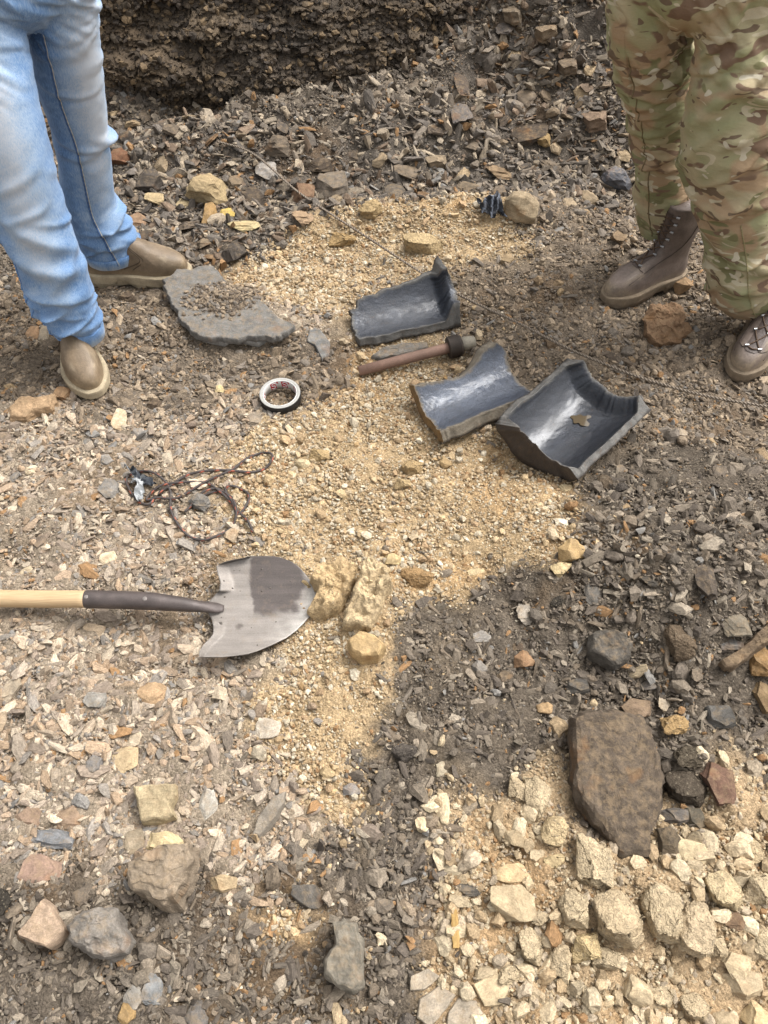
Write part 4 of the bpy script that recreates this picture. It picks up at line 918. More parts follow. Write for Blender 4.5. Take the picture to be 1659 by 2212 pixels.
    me = mesh_np('sole', VV, F, False); xx, yy, zz2 = VV.T; set_col(me, alb(solec) * (1 + .5 * fbm(xx * 25, yy * 25, zz2 * 60, 31, 5, .65))[:, None]); obj('sole', me, M_SOLE, o)
    return o, up, V, k
def on_boot(V, i, j): return V[int(i), int(j) % V.shape[1]]

# --- the man in jeans
jr = [(-62,-60,104),(-58,33,97),(-38,100,95),(0,225,86),(32,330,79),(64,448,77),(96,542,74),(123,600,72),(140,650,66),(166,700,54),(178,727,47)]
jrY = [1.95,1.93,1.89,1.83,1.79,1.765,1.75,1.745,1.74,1.735,1.735]
jl = [(120,-60,84),(128,0,80),(139,100,78),(151,182,75),(169,262,62),(176,300,61),(184,364,57),(195,436,57),(219,490,64),(237,530,62),(245,552,58)]
jlY = [2.04,2.06,2.07,2.09,2.10,2.11,2.12,2.13,2.135,2.14,2.14]
heelA = at(196, 600); toeA = at(414, 604); heelB = at(166, 722); toeB = at(206, 862)
jman = empty('person', (float((heelA[0] + heelB[0]) / 2), float((heelA[1] + heelB[1]) / 2), 0.0), 'person in faded blue jeans and brown pull-on boots, seen from the hips down', 'person')
# knee and hem folds that the photograph shows
exA = folds(16, 3, .8, [(.82, .97)], .009, .055, .010, .5) + folds(10, 5, .8, [(.03, .22)], .006, .07, .012, .8) + folds(8, 9, .8, [(.45, .62)], .005, .07, .014, .5) + [(.80, -1.6, .15, .018, .08, .014), (.86, -1.9, -.3, .016, .07, .012), (.74, -1.0, -.6, .012, .10, .016), (.92, -1.4, .3, .012, .08, .010), (.70, -1.5, .45, .014, .13, .02), (.62, -1.2, .55, .010, .12, .018)]
exB = folds(14, 13, .8, [(.84, .97)], .008, .055, .010, .5) + folds(10, 15, .8, [(.03, .25)], .005, .07, .012, .8) + [(.50, .1, .25, .022, .05, .012), (.50, -.9, .10, .010, .09, .012), (.53, -1.2, -.2, .008, .08, .012), (.82, -.4, -.4, .022, .07, .016), (.82, .5, .2, .014, .06, .014), (.30, -1.5, .1, .005, .10, .010), (.90, -1.3, .25, .010, .08, .011), (.14, -1.2, -.3, .006, .10, .012), (.18, -1.3, -.25, .006, .10, .012)]
Pa, ra = interp_path(jr, jrY, 230, .95); Pb, rb = interp_path(jl, jlY, 230, .95)
VA, iA, LA = leg_tube(Pa, ra, exA, 51, [(0, .002), (.3, .002), (.5, .003), (.62, .004), (.8, .0055), (.93, .005), (1, .002)], .95)
VB, iB, LB = leg_tube(Pb, rb, exB, 57, [(0, .002), (.3, .002), (.48, .004), (.6, .003), (.8, .0045), (.93, .005), (1, .002)], .95)
hc = (Pa[6] + Pb[6]) / 2; hip = hips_mesh((hc[0] - .01, hc[1] + .01), (hc[0], hc[1]), .178, .130, 1.08, .80, R_(52))
jeans, me, W = trousers('jeans', [VA, VB], hip, .0052, jman)
li, s, th = nearest_leg(W, [LA, LB])
fr_ = np.where(li == 0, -1.35, -.75)                       # which way the front of each thigh faces
dd = np.abs(wrapd(th - fr_)); fade = .30 + .60 * np.exp(-(dd / .75) ** 2) * np.interp(s, [0, .08, .3, .5, .62, .72, .85, 1], [.5, .8, 1, .95, .85, .5, .25, .1])
fade = fade + np.where((li == 1) & (s < .48), .20 * np.exp(-((wrapd(th + .25)) / .5) ** 2), 0)
fade = fade - .16 * np.exp(-((wrapd(th + 2.15)) / .35) ** 2) * (li == 1) + .25 * ss(.985, 1.0, s) + .10 * ss(.86, .95, s) * (fbm(W[:, 0] * 20, W[:, 1] * 20, W[:, 2] * 50, 3, 3))
wh = np.abs(fbm(W[:, 0] * 6 + W[:, 2] * 5, W[:, 1] * 6, W[:, 2] * 22 - W[:, 0] * 10, 8, 3)); fade = fade + .22 * np.exp(-(wh / .035) ** 2) * np.interp(s, [0, .3, .45, .6, 1], [1, .5, .15, .5, .6])
set_f(me, fade, 'fade'); dirt = (ss(.93, 1.0, s) * .55 * ss(-.2, .4, fbm(W[:, 0] * 14, W[:, 1] * 14, W[:, 2] * 14, 3, 4)))[:, None]
set_col(me, 1 * (1 - dirt) + np.array([.86, .76, .60]) * dirt); me.materials.append(M_DENIM)
jc = (74, 104, 148)
s_ = seam(VB, iB[0], -2.05, 'inseam', jman, M_THREAD, jc, .0030, .03, .985, dth=lambda q: .9 * q ** .8)
seam(VB, iB[0], -2.00, 'inseam_stitching', jman, M_THREAD, (190, 186, 170), .0011, .03, .985, out=.0036, dth=lambda q: .9 * q ** .8)
seam(VA, iA[0], -2.75, 'outseam', jman, M_THREAD, (104, 142, 190), .0020, .5, .985, dth=lambda q: .25 * q)
for Vx, ii in ((VA, iA), (VB, iB)):                          # the hem: a doubled band of denim
    rows = []; nn = Vx.shape[0]; cen = Vx.mean(1, keepdims=True)
    for f, e in ((.9535, .000), (.955, .0035), (.975, .0030), (.998, .0040), (1.0, .001), (.995, -.006)):
        i = f * (nn - 1); i0 = min(int(i), nn - 2); t = i - i0; row = Vx[i0] * (1 - t) + Vx[i0 + 1] * t; D = row - row.mean(0); D /= np.linalg.norm(D, axis=1)[:, None]; rows.append(row + D * (e + .0006))
    Rr = np.array(rows); me2 = mesh_np('hem', Rr.reshape(-1, 3) - np.array(jman.location), [tuple(f) for f in grid_faces(len(rows), Rr.shape[1], True)]); set_f(me2, np.tile(np.array([.25, .30, .35, .75, .8, .4])[:, None], (1, Rr.shape[1])).ravel() + .25 * fbm(np.tile(np.arange(Rr.shape[1]), len(rows)) * .4, np.repeat(np.arange(len(rows)), Rr.shape[1]) * .3, 0, 4, 2), 'fade'); set_col(me2, np.ones((Rr.shape[0] * Rr.shape[1], 3))); obj('hem', me2, M_DENIM, jman)
BR, SO, MU = (124, 106, 84), (184, 168, 140), (176, 154, 122)
for hl in (heelA, heelB, toeA, toeB): pass
heelA[2] = toeA[2] = (heelA[2] + toeA[2]) / 2 - .004; heelB[2] = toeB[2] = (heelB[2] + toeB[2]) / 2 - .004
boA, upA, BVA, kA = boot('boot', heelA, toeA, 1, BR, SO, MU, jman, None, .19)
boB, upB, BVB, kB = boot('boot', heelB, toeB, -1, BR, SO, MU, jman, None, .19)
def stitch(up, V, pts, name='stitching', r=.0012, col=(84, 68, 50), out=.0012):
    P = []
    for i, j in pts: P.append(on_boot(V, i, j))
    P = crom(P, 60); c = V.mean((0, 1)); D = P - c; D[:, 2] *= .3; D /= np.linalg.norm(D, axis=1)[:, None]
    Vv, Ff = tube(P + D * out, r, 6); me = mesh_np(name, Vv, Ff); set_col(me, np.tile(alb(col), (len(Vv), 1))); obj(name, me, M_THREAD, up)
for up, V in ((upA, BVA), (upB, BVB)):
    for o_ in (0, 1):
        stitch(up, V, [(8, 54 - o_), (14, 57 - o_), (20, 61 - o_), (26, 64 - o_), (33, 65 - o_)])
        stitch(up, V, [(8, 18 + o_), (14, 15 + o_), (20, 11 + o_), (26, 8 + o_), (33, 7 + o_)])
keep(230, 590, .08); keep(300, 592, .09); keep(380, 596, .08); keep(190, 760, .08); keep(200, 820, .09)

# --- the man in camouflage trousers
cl = [(1408,-60,98),(1408,0,95),(1408,50,92),(1412,110,86),(1417,170,78),(1424,230,70),(1428,290,64),(1431,354,60),(1433,420,63),(1438,455,63),(1440,482,60)]
clY = [2.03,2.03,2.04,2.06,2.08,2.10,2.12,2.14,2.15,2.155,2.16]
cn = [(1606,-60,112),(1606,5,110),(1612,70,108),(1606,140,108),(1588,215,108),(1578,300,110),(1583,350,106),(1594,430,92),(1607,510,86),(1612,580,88),(1622,622,80),(1634,648,70)]
cnY = [1.92,1.915,1.905,1.89,1.87,1.86,1.86,1.86,1.86,1.86,1.86,1.86]
heelC = at(1465, 598); toeC = at(1302, 654); heelD = at(1652, 690); toeD = at(1588, 826)
cman = empty('person', (float((heelC[0] + heelD[0]) / 2), float((heelC[1] + heelD[1]) / 2), 0.0), 'person in camouflage trousers and brown lace-up boots, seen from the hips down', 'person')
exC = folds(14, 23, .8, [(.05, .45)], .008, .09, .014, .7) + folds(10, 25, .8, [(.45, .70)], .010, .08, .013, .6) + folds(8, 29, .8, [(.8, .97)], .006, .07, .012, .5) + [(.66, -1.5, .25, .018, .09, .014), (.62, -1.9, -.35, .014, .09, .014), (.30, -1.2, .4, .012, .10, .014)]
exD = folds(14, 33, .8, [(.05, .40)], .009, .10, .015, .8) + folds(10, 35, .8, [(.40, .65)], .010, .09, .014, .6) + folds(12, 39, .8, [(.72, .97)], .008, .08, .014, .5) + [(.53, -1.9, -.35, .022, .10, .016), (.56, -1.3, .15, .018, .12, .016), (.50, -2.6, .4, .016, .08, .016), (.22, -2.2, -.6, .014, .12, .016), (.27, -2.2, -.6, .014, .12, .016), (.17, -2.2, -.7, .014, .10, .014), (.77, -1.5, .6, .012, .14, .016), (.84, -1.9, .5, .012, .12, .016)]
Pc, rc = interp_path(cl, clY, 230, .93); Pd, rd = interp_path(cn, cnY, 230, .92)
hemC = lambda t: .014 * np.cos(t - 2.6); hemD = lambda t: .022 * np.cos(t - .2)
VC, iC, LC = leg_tube(Pc, rc, exC, 61, [(0, .003), (.3, .004), (.55, .005), (.66, .006), (.8, .0035), (.93, .0035), (1, .002)], .95, hem=hemC)
VD, iD, LD = leg_tube(Pd, rd, exD, 67, [(0, .003), (.3, .005), (.5, .0055), (.6, .005), (.8, .005), (.93, .004), (1, .002)], .95, hem=hemD)
hc = (Pc[6] + Pd[6]) / 2; hip = hips_mesh((hc[0], hc[1] + .03), (hc[0], hc[1] + .01), .195, .14, 1.08, .80, R_(-34))
cam_o, me, W = trousers('camouflage_trousers', [VC, VD], hip, .0052, cman); me.materials.append(M_CAMO)
dk = (128, 112, 80)
seam(VC, iC[0], -2.25, 'outseam', cman, M_THREAD, dk, .0016, .02, .97); seam(VC, iC[0], -.75, 'inseam', cman, M_THREAD, dk, .0014, .5, .97)
seam(VD, iD[0], -1.75, 'inseam', cman, M_THREAD, (150, 140, 100), .0014, .60, .985)
def patch(V, SS, s0, s1, t0, t1, name, parent, mat, th_=.006, n=26):
    """a pocket: a second layer of cloth standing off the leg"""
    nn, seg = SS.shape; s = np.linspace(s0, s1, n); t = np.linspace(t0, t1, n); Sg, Tg = np.meshgrid(s, t, indexing='ij'); i = Sg * (nn - 1); j = ((Tg + math.pi) / (2 * math.pi) * seg) % seg
    i0 = np.floor(i).astype(int).clip(0, nn - 2); j0 = np.floor(j).astype(int) % seg; fi = (i - i0)[..., None]; fj = (j - np.floor(j))[..., None]
    Pq = (V[i0, j0] * (1 - fi) + V[i0 + 1, j0] * fi) * (1 - fj) + (V[i0, (j0 + 1) % seg] * (1 - fi) + V[i0 + 1, (j0 + 1) % seg] * fi) * fj
    cen = V[i0].mean(2); D = Pq - cen; D /= np.linalg.norm(D, axis=2)[..., None]
    e = np.minimum(np.minimum(np.arange(n), n - 1 - np.arange(n))[:, None], np.minimum(np.arange(n), n - 1 - np.arange(n))[None])
    h = np.interp(e, [0, 1, 3, 8], [-.004, th_ * .8, th_, th_ * 1.6]) + .002 * fbm(Sg * 30, Tg * 6, 0, 5, 3)
    Vv = (Pq + D * h[..., None]).reshape(-1, 3) - np.array(parent.location); me = mesh_np(name, Vv, [tuple(f) for f in grid_faces(n, n)]); return obj(name, me, mat, parent)
patch(VC, iC[0], .04, .34, -2.95, -2.3, 'cargo_pocket', cman, M_CAMO); patch(VD, iD[0], .10, .46, -1.05, .35, 'cargo_pocket', cman, M_CAMO, .007)
patch(VD, iD[0], .07, .15, -1.10, .40, 'pocket_flap', cman, M_CAMO, .013)
DB, DS, DM = (116, 102, 93), (138, 122, 102), (176, 157, 132)
heelC[2] = toeC[2] = (heelC[2] + toeC[2]) / 2 - .006; heelD[2] = toeD[2] = (heelD[2] + toeD[2]) / 2 - .006
boC, upC, BVC, kC = boot('boot', heelC, toeC, -1, DB, DS, DM, cman, None, .30, lugs=False, mudamt=.70)
boD, upD, BVD, kD = boot('boot', heelD, toeD, 1, DB, DS, DM, cman, None, .22, lugs=False, mudamt=.8)
def lacing(up, V, k):
    rows = [(15, 3.6), (19, 4.4), (23, 5.2), (27, 6.4), (31, 7.2), (35, 7.8), (39, 8.2)]; hk = []
    c = V.mean((0, 1))
    def pt(i, j, out):
        j = j % 72; j0 = int(j); f = j - j0; p = V[i, j0] * (1 - f) + V[i, (j0 + 1) % 72] * f; cc = V[i].mean(0); D = p - cc; D /= np.linalg.norm(D); D = D + np.array([.5, 0, .4]) * .6; D /= np.linalg.norm(D); return p + D * out
    for i, j in rows: hk.append((pt(i, j, .005), pt(i, -j, .005)))
    for a, b_ in hk:
        for q in (a, b_):
            bm = bmesh.new(); bmesh.ops.create_cone(bm, cap_ends=True, segments=12, radius1=.0042, radius2=.0032, depth=.011)
            rot = Matrix.Rotation(1.57, 3, 'X') @ Matrix.Rotation(.5, 3, 'Y')
            bmesh.ops.rotate(bm, cent=(0, 0, 0), matrix=rot, verts=bm.verts); me = bpy.data.meshes.new('lace_hook'); bm.to_mesh(me); bm.free(); set_col(me, np.tile(alb((176, 176, 176)), (len(me.vertices), 1))); obj('lace_hook', me, M_HOOK, up, q)
    parts = []
    for n_ in range(len(hk) - 1):
        for a, b_ in ((hk[n_][0], hk[n_ + 1][1]), (hk[n_][1], hk[n_ + 1][0])):
            m_ = (a + b_) / 2; i = (rows[n_][0] + rows[n_ + 1][0]) // 2; mid = pt(i, 0, .010); parts.append(tube(crom([a, (a * .45 + mid * .55), (b_ * .45 + mid * .55), b_], 24), .0021, 6))
    parts.append(tube(crom([hk[0][0], pt(rows[0][0], 0, .008), hk[0][1]], 20), .0021, 6))
    Vv, Ff = merge(parts); me = mesh_np('lace', Vv, Ff); set_col(me, np.tile(alb((92, 72, 54)), (len(Vv), 1))); obj('lace', me, M_THREAD, up)
    # tongue
    rg_ = []
    for i in range(14, 42, 2): rg_.append([pt(i, j, .0035 if abs(j) < 3 else .001) for j in (-4, -2, 0, 2, 4)])
    Vv = np.array(rg_).reshape(-1, 3); me = mesh_np('tongue', Vv, [tuple(f) for f in grid_faces(len(rg_), 5)]); set_col(me, np.tile(alb((84, 70, 62)), (len(Vv), 1))); obj('tongue', me, M_BOOT, up)
    for o_ in (1, -1): stitch(up, V, [(9, o_ * 10), (15, o_ * 13), (20, o_ * 17), (26, o_ * 20), (33, o_ * 22)], col=(66, 54, 46))
    stitch(up, V, [(13, -10), (14, -5), (15, 0), (14, 5), (13, 10)], col=(66, 54, 46))
lacing(upC, BVC, kC); lacing(upD, BVD, kD)
keep(1340, 620, .09); keep(1410, 600, .09); keep(1460, 570, .07); keep(1600, 790, .09); keep(1625, 740, .09); keep(1640, 700, .08)

# ------------------------------------------------------------------ stones one can pick out in the photograph
ST = 'stones lying on the dug ground'; CL = 'clods of pale clay and sand'
# broken grey slab on its heap of soil
bs = empty('broken_slab', at(500, 690), 'large smooth grey slab with jagged edges, half buried in a heap of soil beside the brown boot', 'slab')
def slab_piece(poly, t, col, seed, tilt, lift):
    o = traced(poly, t, col, None, None, 'slab_piece', seed, .0012, tilt, .02, lift, inset=.05); o.parent = bs; o.location = np.array(o.location) - np.array(bs.location); o.name = 'slab_piece'
SLAB_C, SLAB_T, SLAB_L = None, .022, .016
big = traced([(360,642),(398,630),(440,625),(470,626),(500,640),(540,656),(565,664),(592,690),(612,714),(636,730),(632,750),(596,758),(556,752),(520,762),(470,756),(430,744),(408,726),(384,690)], SLAB_T, (126,122,116), None, None, 'slab_piece', 3, .0016, (.02, .10), .02, SLAB_L, inset=.03, K=160, jag=.045); SLAB_C = np.array(big.location); big.parent = bs; big.location = SLAB_C - np.array(bs.location)
slab_piece([(532,722),(562,728),(580,742),(560,756),(528,752)], .014, (150,147,141), 7, (-.08, .12), .010)
slab_piece([(412,722),(440,718),(476,734),(506,744),(490,754),(452,748),(420,738)], .014, (154,151,145), 9, (-.02, .10), .012)
traced([(668,716),(690,718),(714,744),(712,772),(696,782),(680,752),(664,742)], .014, (128,126,122), 'small smooth grey slate chip with ragged edges right of the broken slab', 'stone', 'slate_chip', 12, .0015, (0, .1), 0, .004)
traced([(802,776),(826,758),(872,750),(922,752),(926,762),(880,774),(820,786)], .020, (122,116,108), 'dark flat shale slab lying behind the rusty pipe', 'stone', 'shale_slab', 13, .004, (0, .1), .05, .004)
# foreground, right
traced([(1221,1572),(1241,1557),(1367,1564),(1393,1592),(1408,1648),(1423,1698),(1420,1774),(1403,1799),(1402,1849),(1332,1852),(1307,1814),(1266,1774),(1241,1748),(1226,1708)], .062, (96,84,71), 'largest dark brown shale slab, narrowing to a square end, in the pale clay', 'stone', 'shale_slab', 21, .006, (-.10, .12), .05, .008)
traced([(1372,1424),(1450,1362),(1475,1300),(1490,1330),(1470,1400),(1475,1470),(1440,1480),(1400,1440)], .05, (104,90,74), 'brown earthy lump on the dark soil below the long dark stone', 'stone', 'stone', 22, .010, (0, .05), 0, 0, .5) if False else None
traced([(1268,1380),(1310,1368),(1350,1376),(1358,1402),(1352,1440),(1320,1462),(1290,1444),(1262,1425)], .035, (92,86,78), 'dark flat stone strewn with grit, standing half out of the dark soil', 'stone', 'stone', 23, .006, (.1, .2), 0, .01)
traced([(1547,1440),(1580,1420),(1625,1380),(1665,1342),(1700,1320),(1704,1352),(1655,1396),(1610,1430),(1572,1460),(1552,1458)], .026, (116,98,78), 'long curved rust brown slab at the right edge of the dark soil', 'stone', 'stone', 24, .006, (.12, .12), .05, .012)
traced([(1384,698),(1396,682),(1440,678),(1472,680),(1476,706),(1496,720),(1480,740),(1444,750),(1414,756),(1398,744),(1384,720)], .048, (146,116,88), 'layered reddish brown rock on the ground between the two lace-up boots', 'stone', 'layered_rock', 25, .015, (0, .15), .30, 0)
# foreground, left
traced([(299,1712),(342,1708),(388,1706),(390,1728),(378,1752),(384,1772),(352,1782),(312,1784),(303,1748)], .04, (186,168,134), 'pale tan squared stone with a rusty edge at the lower left', 'stone', 'stone', 31, .004, (.08, .18), .04, .006)
traced([(290,1880),(330,1858),(384,1842),(428,1840),(434,1872),(420,1920),(398,1962),(366,1970),(330,1950),(292,1924)], .075, (150,134,114), 'large grey brown boulder with grit on its top, lower left', 'stone', 'boulder', 32, .010, (.1, .15), .03, .01)
traced([(54,2022),(84,1990),(112,1948),(134,1968),(158,2018),(142,2042),(126,2058),(92,2042),(58,2032)], .040, (182,158,134), 'pinkish tan flat three-cornered stone at the lower left', 'stone', 'stone', 33, .003, (-.05, .14), .03, .014)
traced([(162,2010),(200,1976),(240,1968),(272,1978),(280,2010),(300,2040),(290,2066),(246,2078),(200,2066),(166,2040)], .065, (140,132,122), 'large grey stone beside the pinkish three-cornered one', 'stone', 'stone', 34, .008, (.05, .12), 0, .01)
traced([(722,2004),(744,1996),(772,2006),(784,2040),(788,2090),(786,2130),(764,2150),(730,2138),(702,2110),(704,2080),(726,2046)], .05, (134,126,112), 'grey stone with a yellow stain in the dark soil at the bottom', 'stone', 'stone', 35, .006, (0, .14), 0, .012)
traced([(544,1812),(560,1774),(592,1728),(620,1716),(616,1744),(592,1784),(562,1816)], .022, (150,140,126), 'long narrow grey tan slab lying aslant in the left foreground', 'stone', 'shale_slab', 36, .004, (.1, .1), .05, .008)
traced([(22,888),(50,872),(92,878),(128,866),(118,896),(80,902),(60,914),(24,910)], .030, (182,152,118), 'splintered orange tan shale slab left of the near brown boot', 'stone', 'shale_slab', 37, .006, (0, .1), .14, .008)
# sandy blocks by the shovel
traced([(672,1268),(700,1240),(740,1222),(770,1232),(766,1262),(742,1310),(722,1336),(690,1346),(664,1330),(690,1298)], .055, (206,178,136), 'crumbling sandy block touching the tip of the shovel blade', 'clod', 'sand_block', 41, .010, (0, .1), .02, 0, .5)
traced([(786,1240),(806,1224),(838,1262),(850,1280),(832,1292),(826,1330),(800,1370),(742,1366),(748,1336),(772,1290)], .060, (208,184,146), 'tall cracked sandy block, second from the shovel tip', 'clod', 'sand_block', 42, .010, (0, .1), .02, 0, .5)
traced([(752,1404),(776,1380),(812,1394),(834,1416),(818,1436),(782,1440),(760,1424)], .045, (198,168,122), 'angular tan stone in the sand below the cracked sandy blocks', 'stone', 'stone', 43, .004, (.1, .15), 0, .008)
CREAM, PALE, OCH = (196,175,141), (188,167,134), (196,158,100)
clods = [
 (1105,1945,100,76,'block',(192,171,136), 'pale grey cream stone at the left of the clay lumps'),(1236,1955,66,82,'clod',CREAM,'small cream clod between the pale stone and the biggest clay lump'),
 (1332,1972,108,118,'clod',(194,172,138), 'biggest round clay lump, below the dark slab'),(1424,1958,86,130,'clod',CREAM,'tall clay lump just right of the biggest one'),(1495,1992,92,120,'clod',(195,173,140), 'wide clay lump, third to the right below the dark slab'),
 (1560,1917,84,86,'clod',(200,178,140), 'flat cream clay lump near the right edge, highest of its row'),(1632,1915,60,76,'clod',CREAM,'cream clay lump at the right edge of the ground'),(1146,2036,52,78,'clod',CREAM,'upright cream clod low among the clay lumps'),
 (1372,2134,72,68,'round',(204,182,146), 'smooth pale rounded stone near the bottom among clay crumbs'),(1589,2078,62,58,'block',(198,176,140), 'squarish cream stone near the lower right corner, higher of two'),(1600,2118,84,64,'block',CREAM, 'wide cream stone near the lower right corner, lower of two'),
 (1632,2192,74,70,'round',(214,186,140),'rounded cream stone in the lower right corner'),(1566,2204,54,50,'round',PALE,'small rounded cream stone at the bottom edge, right'),(1166,1982,44,32,'clod',PALE,'small clod under the pale grey cream stone'),
 (1277,1850,78,126,'clod',CREAM,'tall cream clod left of the dark slab tip'),(1196,1857,46,32,'round',(202,178,134), 'small oblong cream stone above the pale stones'),(1103,1884,86,52,'slab',(212,184,140),'flat tan stone with a grey end above the clay lumps'),
 (1493,1838,62,58,'slab',(206,186,148), 'flat cream slab right of the dark slab tip'),(1208,2066,56,70,'clod',PALE,'cream clod with a dark side near the bottom'),(1262,2040,60,64,'clod',(206,180,134),'sandy clod under the biggest clay lump'),(1306,2064,64,48,'clod',CREAM,'broad low clod below the tall clay lump'),
 (1160,1716,60,100,'clod',CREAM,'crumbly cream lump left of the dark slab'),(1115,1700,40,60,'clod',PALE,'narrow cream lump in the dark grit left of the dark slab'),(1196,1790,64,70,'clod',(198,174,134), 'lumpy cream clod between the dark slab and the flat tan stone'),(1050,2098,52,28,'round',CREAM,'small cream stone on the cracked mud'),
 (1100,2102,50,40,'clod',CREAM,'pale crumb cluster on the cracked mud'),(1500,2170,70,60,'clod',PALE,'big sandy clod at the bottom edge between the rounded stones'),(1428,2150,52,44,'clod',CREAM,'cream clod just right of the smooth rounded stone'),(1540,2040,48,50,'clod',PALE,'cream clod below the wide clay lump'),(1640,2030,52,60,'clod',CREAM,'cream clod at the right edge above the corner stones'),
 (1236,1191,66,54,'round',OCH,'rounded ochre clod at the edge of the sand and the dark soil'),(1209,1228,46,36,'round',(214,184,128),'pale ochre clod just below the rounded ochre one'),(822,1238,44,50,'clod',(206,176,126),'sandy clod behind the cracked sandy block'),(849,1208,38,34,'round',(210,184,136),'round sandy pebble above the cracked sandy block'),(901,1247,76,44,'clod',(176,136,86),'low brown sandy clod right of the cracked blocks'),(1030,1233,42,20,'slab',(214,186,134),'small flat cream chip in the sand'),
 (707,1667,36,30,'round',(204,172,120),'round sandy clod in the sand right of the grey chips'),(915,530,92,46,'clod',(206,174,122),'broad sandy clod at the head of the sand patch'),(1125,446,72,64,'round',(172,152,122),'rounded grey tan rock at the foot of the far slope'),(800,455,52,36,'clod',(190,158,106),'sandy clod at the top of the sand patch'),(740,520,60,30,'clod',(190,152,96),'low sandy clod near the wire'),(1458,1564,66,48,'clod',(184,146,92),'crumbly ochre clod above the dark slab'),(665,1265,36,30,'clod',(190,160,110),'sandy crumb at the shovel tip'),(890,1010,50,36,'clod',(190,156,104),'sandy clod below the middle casing fragment'),(960,1000,34,30,'round',(184,150,98),'brown sandy clod below the largest casing fragment'),(690,985,46,34,'clod',(196,162,108),'sandy clod right of the cord'),(870,1045,36,26,'clod',(196,164,112),'sandy crumb in the middle of the sand'),(655,1000,34,28,'round',(214,192,152),'pale pebble right of the cord')]
for px, py, w_, h_, kd, c, lb in clods: hero(px, py, w_, h_, kd, c, lb, None, None, 'clod' if kd == 'clod' else 'stone', 'clay_clod' if kd == 'clod' else 'stone', CL)
